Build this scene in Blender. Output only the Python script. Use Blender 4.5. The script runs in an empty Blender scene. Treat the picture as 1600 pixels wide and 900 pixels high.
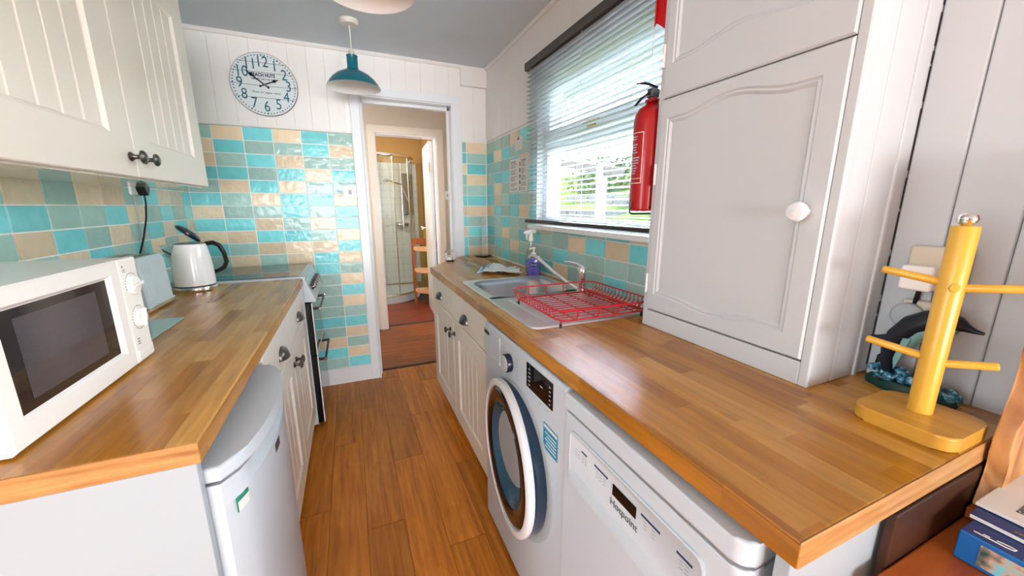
import bpy, bmesh, math, random
from mathutils import Vector, Matrix, Euler
random.seed(7)
S = bpy.context.scene
COL = S.collection
PI = math.pi

# ------------------------------------------------------------------ camera
cd = bpy.data.cameras.new('camera'); cam = bpy.data.objects.new('camera', cd); COL.objects.link(cam)
S.camera = cam
cd.sensor_width = 36.0; cd.lens = 36.0 * 587.27 / 1600.0; cd.clip_start = 0.02; cd.clip_end = 200
CAMP = Vector((0, 0, 1.277))
def _rod(v):
    return Matrix.Rotation(v.length, 3, v.normalized())
_B = Matrix(((1, 0, 0), (0, 0, -1), (0, 1, 0)))
_R = _rod(Vector((.2111, -.401, -.0423))) @ _B          # world -> camera (x right, y down, z forward)
_T = _R.transposed()
_c2w = Matrix([[_T[i][0], -_T[i][1], -_T[i][2]] for i in range(3)])
cam.matrix_world = Matrix.Translation(CAMP) @ _c2w.to_4x4()

# ------------------------------------------------------------------ world, lamps, exposure
S.view_settings.view_transform = 'Standard'; S.view_settings.look = 'None'
S.view_settings.gamma = 1.0; S.view_settings.exposure = 1.2
W = bpy.data.worlds.new('sky'); S.world = W; W.use_nodes = True
wn = W.node_tree.nodes; wl = W.node_tree.links; wn.clear()
wo = wn.new('ShaderNodeOutputWorld'); wb = wn.new('ShaderNodeBackground')
wtc = wn.new('ShaderNodeTexCoord'); wsx = wn.new('ShaderNodeSeparateXYZ'); wr = wn.new('ShaderNodeValToRGB')
wl.new(wtc.outputs['Generated'], wsx.inputs[0]); wl.new(wsx.outputs['Z'], wr.inputs[0])
wr.color_ramp.elements[0].position = 0.0; wr.color_ramp.elements[0].color = (0.93, 0.96, 1.0, 1)
wr.color_ramp.elements[1].position = 0.9; wr.color_ramp.elements[1].color = (0.62, 0.79, 1.0, 1)
# hazy glow of the low sun, which stands behind the kitchen window
wd = wn.new('ShaderNodeVectorMath'); wd.operation = 'DOT_PRODUCT'; wl.new(wtc.outputs['Generated'], wd.inputs[0])
wd.inputs[1].default_value = Vector((.77, .856, .32)).normalized()
wm_ = wn.new('ShaderNodeMath'); wm_.operation = 'MAXIMUM'; wl.new(wd.outputs['Value'], wm_.inputs[0]); wm_.inputs[1].default_value = 0.0
wp = wn.new('ShaderNodeMath'); wp.operation = 'POWER'; wl.new(wm_.outputs[0], wp.inputs[0]); wp.inputs[1].default_value = 40.0
wg = wn.new('ShaderNodeMath'); wg.operation = 'MULTIPLY_ADD'; wl.new(wp.outputs[0], wg.inputs[0]); wg.inputs[1].default_value = 12.0; wg.inputs[2].default_value = 1.0
wx = wn.new('ShaderNodeVectorMath'); wx.operation = 'SCALE'; wl.new(wr.outputs[0], wx.inputs[0]); wl.new(wg.outputs[0], wx.inputs['Scale'])
wl.new(wx.outputs[0], wb.inputs[0]); wl.new(wb.outputs[0], wo.inputs[0])
wb.inputs[1].default_value = 9.0

def area_light(name, loc, target, sx, sy, power, color=(1, 1, 1)):
    ld = bpy.data.lights.new(name, 'AREA'); ld.shape = 'RECTANGLE'; ld.size = sx; ld.size_y = sy
    ld.energy = power; ld.color = color
    o = bpy.data.objects.new(name, ld); COL.objects.link(o)
    o.location = loc; d = Vector(target) - Vector(loc)
    o.rotation_euler = d.to_track_quat('-Z', 'Y').to_euler()
    return o
# added fill lamp standing in for unseen living-room daylight behind the camera
area_light('daylight_rear_fill', (0.1, -8.5, 1.2), (0.1, 1.0, 1.2), 5.6, 2.0, 370, (0.93, 0.97, 1.0))
# two fill lamps added out of view to brighten the side-facing fronts
area_light('west_fill_light', (-3.9, -0.3, 1.45), (0.6, 0.6, 1.2), 1.6, 1.6, 42, (0.86, 0.94, 1.0))
area_light('east_fill_light', (3.9, -2.2, 1.45), (-0.5, 0.8, 1.4), 3.4, 1.9, 120, (0.95, 0.98, 1.0))
# daylight just outside the kitchen window
#area_light('daylight_kitchen_window', (1.75, 1.5, 1.9), (0.2, 1.4, 1.1), 1.3, 1.0, 40, (0.97, 0.98, 1.0))
# warm ceiling lamp of the bathroom
ld = bpy.data.lights.new('bathroom_lamp', 'POINT'); ld.energy = 24; ld.color = (1.0, 0.88, 0.72); ld.shadow_soft_size = 0.12
lo = bpy.data.objects.new('bathroom_lamp', ld); COL.objects.link(lo); lo.location = (0.0, 4.6, 2.05)
ld = bpy.data.lights.new('hall_lamp', 'POINT'); ld.energy = 4; ld.color = (1.0, 0.9, 0.78); ld.shadow_soft_size = 0.12
lo = bpy.data.objects.new('hall_lamp', ld); COL.objects.link(lo); lo.location = (-.7, 3.5, 2.0)

# ------------------------------------------------------------------ materials
MATS = {}
def srgb(r, g, b):
    f = lambda c: (c / 255 / 12.92) if c / 255 <= .04045 else ((c / 255 + .055) / 1.055) ** 2.4
    return (f(r), f(g), f(b), 1)
def newmat(name):
    m = bpy.data.materials.new(name); m.use_nodes = True
    nt = m.node_tree; b = nt.nodes['Principled BSDF']
    MATS[name] = m
    return m, nt, b
def N(nt, typ, **kw):
    n = nt.nodes.new(typ)
    for k, v in kw.items():
        setattr(n, k, v)
    return n
def plain(name, col, rough=.5, metal=0., bump=0., bscale=40., coat=0., spec=.5, var=0.0, trans=0.0, ior=1.45):
    m, nt, b = newmat(name)
    b.inputs['Base Color'].default_value = col
    b.inputs['Roughness'].default_value = rough; b.inputs['Metallic'].default_value = metal
    b.inputs['Coat Weight'].default_value = coat; b.inputs['Specular IOR Level'].default_value = spec
    b.inputs['Transmission Weight'].default_value = trans; b.inputs['IOR'].default_value = ior
    tc = N(nt, 'ShaderNodeTexCoord'); no = N(nt, 'ShaderNodeTexNoise'); no.inputs['Scale'].default_value = bscale
    no.inputs['Detail'].default_value = 3
    nt.links.new(tc.outputs['Object'], no.inputs['Vector'])
    if bump:
        bu = N(nt, 'ShaderNodeBump'); bu.inputs['Strength'].default_value = bump; bu.inputs['Distance'].default_value = .01
        nt.links.new(no.outputs['Fac'], bu.inputs['Height']); nt.links.new(bu.outputs[0], b.inputs['Normal'])
    if var:
        hs = N(nt, 'ShaderNodeHueSaturation'); hs.inputs['Color'].default_value = col
        mr = N(nt, 'ShaderNodeMapRange'); mr.inputs['To Min'].default_value = 1 - var; mr.inputs['To Max'].default_value = 1 + var
        nt.links.new(no.outputs['Fac'], mr.inputs['Value']); nt.links.new(mr.outputs[0], hs.inputs['Value'])
        nt.links.new(hs.outputs[0], b.inputs['Base Color'])
    return m
def glossy_tile(name, col):
    m, nt, b = newmat(name)
    b.inputs['Roughness'].default_value = .15; b.inputs['Specular IOR Level'].default_value = .32
    oi = N(nt, 'ShaderNodeObjectInfo'); tc = N(nt, 'ShaderNodeTexCoord')
    va = N(nt, 'ShaderNodeVectorMath', operation='ADD'); vs = N(nt, 'ShaderNodeVectorMath', operation='SCALE')
    cx = N(nt, 'ShaderNodeCombineXYZ'); nt.links.new(oi.outputs['Random'], cx.inputs[0]); nt.links.new(oi.outputs['Random'], cx.inputs[1])
    nt.links.new(cx.outputs[0], vs.inputs[0]); vs.inputs['Scale'].default_value = 37
    nt.links.new(tc.outputs['Object'], va.inputs[0]); nt.links.new(vs.outputs[0], va.inputs[1])
    no = N(nt, 'ShaderNodeTexNoise'); no.inputs['Scale'].default_value = 26; no.inputs['Detail'].default_value = 1.5
    nt.links.new(va.outputs[0], no.inputs['Vector'])
    bu = N(nt, 'ShaderNodeBump'); bu.inputs['Strength'].default_value = .28; bu.inputs['Distance'].default_value = .012
    nt.links.new(no.outputs['Fac'], bu.inputs['Height']); nt.links.new(bu.outputs[0], b.inputs['Normal'])
    hs = N(nt, 'ShaderNodeHueSaturation'); hs.inputs['Color'].default_value = col
    mr = N(nt, 'ShaderNodeMapRange'); mr.inputs['To Min'].default_value = .86; mr.inputs['To Max'].default_value = 1.1
    nt.links.new(oi.outputs['Random'], mr.inputs['Value'])
    ml = N(nt, 'ShaderNodeMath', operation='MULTIPLY_ADD'); nt.links.new(no.outputs['Fac'], ml.inputs[0]); ml.inputs[1].default_value = .16
    nt.links.new(mr.outputs[0], ml.inputs[2]); ad = N(nt, 'ShaderNodeMath', operation='SUBTRACT'); nt.links.new(ml.outputs[0], ad.inputs[0]); ad.inputs[1].default_value = .08
    nt.links.new(ad.outputs[0], hs.inputs['Value']); nt.links.new(hs.outputs[0], b.inputs['Base Color'])
    return m
def wood(name, c0, c1, c2, along='Y', rough=.4, across=55., length=2.2, perobj=True, ring=.5, spec=.4, coat=0.):
    m, nt, b = newmat(name)
    b.inputs['Roughness'].default_value = rough; b.inputs['Specular IOR Level'].default_value = spec; b.inputs['Coat Weight'].default_value = coat
    b.inputs['Coat Roughness'].default_value = .2
    tc = N(nt, 'ShaderNodeTexCoord'); oi = N(nt, 'ShaderNodeObjectInfo')
    cx = N(nt, 'ShaderNodeCombineXYZ'); ms = N(nt, 'ShaderNodeMath', operation='MULTIPLY'); ms.inputs[1].default_value = 53.0
    nt.links.new(oi.outputs['Random'], ms.inputs[0])
    for i in range(3): nt.links.new(ms.outputs[0], cx.inputs[i])
    va = N(nt, 'ShaderNodeVectorMath', operation='ADD'); nt.links.new(tc.outputs['Object'], va.inputs[0]); nt.links.new(cx.outputs[0], va.inputs[1])
    def mapped(sa, sl):
        mp = N(nt, 'ShaderNodeMapping')
        sc = {'X': (sl, sa, sa), 'Y': (sa, sl, sa), 'Z': (sa, sa, sl)}[along]
        mp.inputs['Scale'].default_value = sc; nt.links.new(va.outputs[0], mp.inputs[0]); return mp
    n1 = N(nt, 'ShaderNodeTexNoise'); n1.inputs['Scale'].default_value = 1; n1.inputs['Detail'].default_value = 5; n1.inputs['Roughness'].default_value = .62
    n1.inputs['Distortion'].default_value = .3
    nt.links.new(mapped(across, length).outputs[0], n1.inputs['Vector'])
    n2 = N(nt, 'ShaderNodeTexNoise'); n2.inputs['Scale'].default_value = 1; n2.inputs['Detail'].default_value = 2; n2.inputs['Distortion'].default_value = 1.2
    nt.links.new(mapped(across * .16, length * .8).outputs[0], n2.inputs['Vector'])
    sw = N(nt, 'ShaderNodeMath', operation='SINE'); m3 = N(nt, 'ShaderNodeMath', operation='MULTIPLY'); m3.inputs[1].default_value = 46
    nt.links.new(n2.outputs['Fac'], m3.inputs[0]); nt.links.new(m3.outputs[0], sw.inputs[0])
    mx = N(nt, 'ShaderNodeMath', operation='MULTIPLY_ADD'); mx.inputs[1].default_value = .05 * ring
    nt.links.new(sw.outputs[0], mx.inputs[0]); nt.links.new(n1.outputs['Fac'], mx.inputs[2])
    rp = N(nt, 'ShaderNodeValToRGB'); e = rp.color_ramp.elements
    e[0].position = .22; e[0].color = c0; e[1].position = .80; e[1].color = c2
    k = e.new(.5); k.color = c1
    nt.links.new(mx.outputs[0], rp.inputs[0])
    hs = N(nt, 'ShaderNodeHueSaturation'); mr = N(nt, 'ShaderNodeMapRange'); mr.inputs['To Min'].default_value = .8; mr.inputs['To Max'].default_value = 1.18
    nt.links.new(oi.outputs['Random'], mr.inputs['Value'])
    if perobj: nt.links.new(mr.outputs[0], hs.inputs['Value'])
    nt.links.new(rp.outputs[0], hs.inputs['Color']); nt.links.new(hs.outputs[0], b.inputs['Base Color'])
    bu = N(nt, 'ShaderNodeBump'); bu.inputs['Strength'].default_value = .06; bu.inputs['Distance'].default_value = .004
    nt.links.new(n1.outputs['Fac'], bu.inputs['Height']); nt.links.new(bu.outputs[0], b.inputs['Normal'])
    return m
def staves(name, sw=.043, sl=.36):
    """laminate printed with butcher-block staves, running along Y"""
    m, nt, b = newmat(name)
    L = nt.links.new
    b.inputs['Roughness'].default_value = .27; b.inputs['Specular IOR Level'].default_value = .75
    tc = N(nt, 'ShaderNodeTexCoord'); sx = N(nt, 'ShaderNodeSeparateXYZ'); L(tc.outputs['Object'], sx.inputs[0])
    def M(op, a, bb=None, c=None):
        n = N(nt, 'ShaderNodeMath', operation=op)
        for i, v in enumerate((a, bb, c)):
            if v is None: continue
            if isinstance(v, (int, float)): n.inputs[i].default_value = v
            else: L(v, n.inputs[i])
        return n.outputs[0]
    row = M('FLOOR', M('DIVIDE', sx.outputs[0], sw))
    wn1 = N(nt, 'ShaderNodeTexWhiteNoise', noise_dimensions='1D'); L(row, wn1.inputs['W'])
    yy = M('ADD', M('DIVIDE', sx.outputs[1], sl), M('MULTIPLY', wn1.outputs['Value'], 7.0))
    cell = M('FLOOR', yy)
    cb = N(nt, 'ShaderNodeCombineXYZ'); L(row, cb.inputs[0]); L(cell, cb.inputs[1])
    wn2 = N(nt, 'ShaderNodeTexWhiteNoise', noise_dimensions='2D'); L(cb.outputs[0], wn2.inputs['Vector'])
    rp = N(nt, 'ShaderNodeValToRGB'); e = rp.color_ramp.elements
    e[0].position = 0; e[0].color = srgb(160, 106, 54); e[1].position = 1; e[1].color = srgb(214, 168, 110)
    k = e.new(.35); k.color = srgb(184, 130, 74); k = e.new(.7); k.color = srgb(200, 150, 92)
    L(wn2.outputs['Value'], rp.inputs[0])
    va = N(nt, 'ShaderNodeCombineXYZ'); L(M('ADD', M('MULTIPLY', sx.outputs[0], 70.), M('MULTIPLY', wn2.outputs['Value'], 31.)), va.inputs[0])
    L(M('MULTIPLY', sx.outputs[1], 5.), va.inputs[1]); L(M('MULTIPLY', sx.outputs[2], 70.), va.inputs[2])
    no = N(nt, 'ShaderNodeTexNoise'); no.inputs['Scale'].default_value = 1; no.inputs['Detail'].default_value = 5; no.inputs['Distortion'].default_value = .6
    L(va.outputs[0], no.inputs['Vector'])
    mr = N(nt, 'ShaderNodeMapRange'); mr.inputs['From Min'].default_value = .3; mr.inputs['From Max'].default_value = .7
    mr.inputs['To Min'].default_value = .72; mr.inputs['To Max'].default_value = 1.14; L(no.outputs['Fac'], mr.inputs['Value'])
    hs = N(nt, 'ShaderNodeHueSaturation'); L(rp.outputs[0], hs.inputs['Color']); L(mr.outputs[0], hs.inputs['Value'])
    hs.inputs['Saturation'].default_value = 1.16
    L(hs.outputs[0], b.inputs['Base Color'])
    return m
def clear_glass(name, tint=(1, 1, 1, 1), gloss=.06, rough=.02):
    m = bpy.data.materials.new(name); m.use_nodes = True; nt = m.node_tree; nt.nodes.clear()
    o = N(nt, 'ShaderNodeOutputMaterial'); mx = N(nt, 'ShaderNodeMixShader'); t = N(nt, 'ShaderNodeBsdfTransparent'); g = N(nt, 'ShaderNodeBsdfGlossy')
    t.inputs[0].default_value = tint; g.inputs['Roughness'].default_value = rough
    lw = N(nt, 'ShaderNodeLayerWeight'); lw.inputs['Blend'].default_value = .5
    pw = N(nt, 'ShaderNodeMath', operation='POWER'); nt.links.new(lw.outputs['Facing'], pw.inputs[0]); pw.inputs[1].default_value = 5.0
    ad = N(nt, 'ShaderNodeMath', operation='MULTIPLY_ADD'); ad.use_clamp = True; nt.links.new(pw.outputs[0], ad.inputs[0]); ad.inputs[1].default_value = .8; ad.inputs[2].default_value = gloss
    nt.links.new(ad.outputs[0], mx.inputs[0]); nt.links.new(t.outputs[0], mx.inputs[1]); nt.links.new(g.outputs[0], mx.inputs[2]); nt.links.new(mx.outputs[0], o.inputs[0])
    MATS[name] = m
    return m

plain('white_paint', srgb(232, 228, 224), .45, bump=.02, bscale=60)
plain('wall_white', srgb(238, 235, 232), .5, bump=.03, bscale=30, var=.015)
plain('lounge_dark', srgb(112, 96, 84), .6)  # dark tone chosen so the unseen lounge walls bounce less light
plain('hall_cream', srgb(212, 196, 178), .5)
plain('frame_cream', srgb(226, 214, 200), .35)
plain('ceiling_paint', srgb(214, 222, 230), .8, var=.02, bscale=3)
plain('cupboard_white', srgb(204, 207, 210), .38, bump=.05, bscale=25)
plain('cream', srgb(248, 243, 234), .34, bump=.015, bscale=50)
plain('cream_gloss', srgb(240, 236, 230), .06, spec=.7)
plain('white_gloss', srgb(234, 237, 241), .22)
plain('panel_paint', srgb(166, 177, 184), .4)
plain('white_enamel', srgb(198, 208, 217), .3)
plain('white_plastic', srgb(250, 248, 243), .2)
plain('kettle_white', srgb(250, 250, 250), .15, coat=.5)
plain('pvc', srgb(240, 243, 246), .3)
plain('grout', srgb(246, 245, 241), .8)
glossy_tile('tile_cyan', srgb(128, 220, 226))
glossy_tile('tile_sage', srgb(170, 208, 200))
glossy_tile('tile_beige', srgb(236, 216, 184))
plain('white_tile', srgb(205, 210, 212), .15)
plain('ochre_wall', srgb(172, 138, 86), .6, var=.05, bscale=8)
wood('oak_floor', srgb(152, 82, 16), srgb(206, 124, 34), srgb(234, 158, 58), 'Y', .38, 48, 2.4, ring=.6)
wood('oak_hall', srgb(100, 48, 16), srgb(146, 76, 28), srgb(172, 98, 42), 'X', .4, 48, 2.4, ring=.5)
wood('red_floor', srgb(82, 28, 12), srgb(120, 46, 20), srgb(144, 62, 30), 'X', .4, 48, 2.4, ring=.5)
staves('worktop_laminate')
wood('worktop_edge', srgb(140, 92, 48), srgb(184, 134, 80), srgb(212, 166, 112), 'X', .4, 60, 4, False, .4)
wood('worktop_front', srgb(146, 90, 34), srgb(180, 120, 54), srgb(204, 148, 82), 'Y', .4, 60, 3, False, .4)
wood('beech', srgb(206, 150, 42), srgb(226, 174, 62), srgb(238, 190, 84), 'Z', .32, 40, 3, False, .15, coat=.2)
wood('beech_base', srgb(196, 140, 46), srgb(212, 158, 62), srgb(224, 174, 80), 'Y', .32, 40, 3, False, .15, coat=.2)
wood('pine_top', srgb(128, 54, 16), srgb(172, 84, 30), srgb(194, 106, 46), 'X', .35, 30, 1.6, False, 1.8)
wood('shade_brown', srgb(44, 22, 12), srgb(62, 34, 18), srgb(76, 44, 26), 'X', .45, 30, 1.6, False, .6)  # dark brown that carries the shade under the worktop's near end
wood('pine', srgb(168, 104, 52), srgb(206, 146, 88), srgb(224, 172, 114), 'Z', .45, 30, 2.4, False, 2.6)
wood('rack_wood', srgb(130, 62, 24), srgb(162, 84, 36), srgb(186, 106, 54), 'Z', .4, 40, 3, False, .3)
wood('rack_shelf', srgb(206, 156, 116), srgb(222, 176, 138), srgb(232, 192, 156), 'X', .4, 40, 3, False, .3)
wood('grey_timber', srgb(62, 58, 56), srgb(78, 74, 72), srgb(92, 88, 86), 'Z', .9, 30, 2, False, .3, spec=.05)
plain('chrome', (.85, .85, .86, 1), .08, 1.0)
plain('steel', (.78, .77, .76, 1), .36, 1.0)
plain('bowl_steel', (.44, .44, .45, 1), .32, 1.0)
plain('pewter', (.16, .15, .145, 1), .3, 1.0)
plain('black_plastic', srgb(20, 20, 24), .3)
plain('black_gloss', srgb(12, 12, 15), .05, spec=.6)
plain('dark_grey', srgb(74, 72, 70), .45)
plain('dark_rail', srgb(42, 38, 38), .35)
plain('navy', srgb(22, 36, 58), .2)
plain('bowl_glass', srgb(46, 88, 114), .1, spec=.6)
plain('bowl_dark', srgb(26, 50, 72), .08, spec=.8)
plain('teal_enamel', srgb(0, 104, 122), .3, coat=.3)
plain('shade_white', srgb(236, 236, 236), .4)
plain('cord_white', srgb(222, 218, 208), .5)
plain('red_wire', srgb(190, 22, 36), .3)
plain('red_paint', srgb(168, 5, 14), .3, coat=.2)
plain('red_cloth', srgb(204, 12, 24), .8, bump=.2, bscale=90)
plain('alu_slat', srgb(192, 200, 208), .4)
plain('paper', srgb(232, 230, 226), .7)
plain('ink', srgb(18, 18, 20), .7, spec=.2)
plain('ink_grey', srgb(110, 112, 116), .6)
plain('ink_pale', srgb(176, 184, 190), .6)
plain('teal_ink', srgb(18, 92, 112), .6)
plain('navy_ink', srgb(22, 46, 84), .6)
plain('clock_face', srgb(214, 224, 226), .55, var=.06, bscale=9)
plain('clock_rim', srgb(84, 96, 112), .5)
plain('beige_plastic', srgb(214, 204, 184), .4)
plain('dolphin_blue', srgb(16, 26, 42), .35)
plain('dolphin_belly', srgb(120, 168, 168), .3)
plain('green_base', srgb(10, 60, 52), .3)
plain('sticker_blue', srgb(26, 140, 176), .4)
plain('sticker_green', srgb(24, 140, 110), .4)
plain('rubber', srgb(30, 30, 30), .7)
plain('box_blue', srgb(24, 104, 176), .35)
plain('box_navy', srgb(22, 50, 116), .35)
plain('box_teal', srgb(90, 176, 196), .35)
plain('soap_purple', srgb(96, 96, 190), .12, spec=.6)
plain('soap_label', srgb(28, 30, 110), .3)
plain('soap_clear', srgb(170, 200, 200), .1, trans=.5)
plain('clear_plastic', srgb(216, 222, 226), .15, trans=.45)
plain('toaster_blue', srgb(200, 216, 222), .22)
plain('hob_glass', srgb(14, 22, 26), .03, spec=.9)
plain('glass_teal', srgb(150, 186, 178), .06, spec=.6)
plain('towel', srgb(232, 238, 240), .9, bump=.3, bscale=140, var=.06)
plain('towel_blue', srgb(120, 176, 200), .9, bump=.3, bscale=140)
plain('plaster_out', srgb(130, 130, 126), .8, spec=.05)
plain('stone', srgb(74, 74, 75), .9, bump=.4, bscale=8, var=.25, spec=.05)
plain('leaf_green', srgb(48, 60, 36), .7, var=.3, bscale=5, spec=.05)
plain('palm_green', srgb(80, 84, 46), .6, var=.2, bscale=6, spec=.05)
plain('red_lens', srgb(160, 20, 20), .4)
plain('door_red_glass', srgb(26, 8, 8), .06, spec=.5)
plain('brass', srgb(190, 168, 110), .3, 1.0)
plain('olive_towel', srgb(150, 138, 40), .9, bump=.2, bscale=80)
plain('crack_dark', srgb(60, 50, 46), .8)
plain('oven_window', srgb(16, 30, 34), .04, spec=.9)
clear_glass('window_glass', (.97, .99, .98, 1), .03)
clear_glass('tinted_glass', (.8, .72, .72, 1), .05)
clear_glass('shower_glass', (.86, .93, .93, 1), .12)
clear_glass('bottle_clear', (.86, .9, .9, 1), .14)
# grass: green with earthy patches
m, nt, b = newmat('grass'); b.inputs['Roughness'].default_value = 1.0; b.inputs['Specular IOR Level'].default_value = 0.0
tc = N(nt, 'ShaderNodeTexCoord'); no = N(nt, 'ShaderNodeTexNoise'); no.inputs['Scale'].default_value = 1.6; no.inputs['Detail'].default_value = 8
rp = N(nt, 'ShaderNodeValToRGB'); rp.color_ramp.elements[0].position = .35; rp.color_ramp.elements[0].color = srgb(52, 66, 28)
rp.color_ramp.elements[1].position = .65; rp.color_ramp.elements[1].color = srgb(84, 92, 54)
nt.links.new(tc.outputs['Object'], no.inputs['Vector']); nt.links.new(no.outputs['Fac'], rp.inputs[0]); nt.links.new(rp.outputs[0], b.inputs['Base Color'])
# printed picture (flat print): blotches of stone, teal and dark green
m, nt, b = newmat('picture_print'); b.inputs['Roughness'].default_value = .35
tc = N(nt, 'ShaderNodeTexCoord'); no = N(nt, 'ShaderNodeTexNoise'); no.inputs['Scale'].default_value = 55; no.inputs['Detail'].default_value = 6
rp = N(nt, 'ShaderNodeValToRGB'); e = rp.color_ramp.elements; e[0].position = .34; e[0].color = srgb(40, 84, 78); e[1].position = .68; e[1].color = srgb(120, 212, 222)
k = e.new(.44); k.color = srgb(150, 130, 116); k = e.new(.54); k.color = srgb(206, 180, 158)
nt.links.new(tc.outputs['Object'], no.inputs['Vector']); nt.links.new(no.outputs['Fac'], rp.inputs[0]); nt.links.new(rp.outputs[0], b.inputs['Base Color'])
# engraving print
m, nt, b = newmat('engraving'); b.inputs['Roughness'].default_value = .6
tc = N(nt, 'ShaderNodeTexCoord'); no = N(nt, 'ShaderNodeTexVoronoi'); no.inputs['Scale'].default_value = 170; no.feature = 'DISTANCE_TO_EDGE'
rp = N(nt, 'ShaderNodeValToRGB'); rp.color_ramp.elements[0].position = .04; rp.color_ramp.elements[0].color = srgb(60, 62, 66)
rp.color_ramp.elements[1].position = .2; rp.color_ramp.elements[1].color = srgb(216, 216, 214)
nt.links.new(tc.outputs['Object'], no.inputs['Vector']); nt.links.new(no.outputs['Distance'], rp.inputs[0]); nt.links.new(rp.outputs[0], b.inputs['Base Color'])
# painted waves of the dolphin ornament
m, nt, b = newmat('wave_paint'); b.inputs['Roughness'].default_value = .3
tc = N(nt, 'ShaderNodeTexCoord'); no = N(nt, 'ShaderNodeTexNoise'); no.inputs['Scale'].default_value = 75; no.inputs['Detail'].default_value = 4; no.inputs['Distortion'].default_value = 1
rp = N(nt, 'ShaderNodeValToRGB'); e = rp.color_ramp.elements; e[0].position = .4; e[0].color = srgb(10, 44, 66); e[1].position = .66; e[1].color = srgb(196, 226, 232)
k = e.new(.53); k.color = srgb(40, 130, 160)
nt.links.new(tc.outputs['Object'], no.inputs['Vector']); nt.links.new(no.outputs['Fac'], rp.inputs[0]); nt.links.new(rp.outputs[0], b.inputs['Base Color'])
# perforated microwave screen behind its window
m, nt, b = newmat('microwave_window'); b.inputs['Roughness'].default_value = .05; b.inputs['Specular IOR Level'].default_value = .8
b.inputs['Base Color'].default_value = srgb(26, 20, 28)
m, nt, b = newmat('microwave_mesh'); b.inputs['Roughness'].default_value = .08; b.inputs['Specular IOR Level'].default_value = .8
tc = N(nt, 'ShaderNodeTexCoord'); vo = N(nt, 'ShaderNodeTexVoronoi'); vo.inputs['Scale'].default_value = 330; vo.inputs['Randomness'].default_value = 0
rp = N(nt, 'ShaderNodeValToRGB'); rp.color_ramp.elements[0].color = srgb(28, 24, 30); rp.color_ramp.elements[0].position = .3; rp.color_ramp.elements[1].color = srgb(78, 74, 82); rp.color_ramp.elements[1].position = .45
nt.links.new(tc.outputs['Object'], vo.inputs['Vector']); nt.links.new(vo.outputs['Distance'], rp.inputs[0]); nt.links.new(rp.outputs[0], b.inputs['Base Color'])

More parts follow.
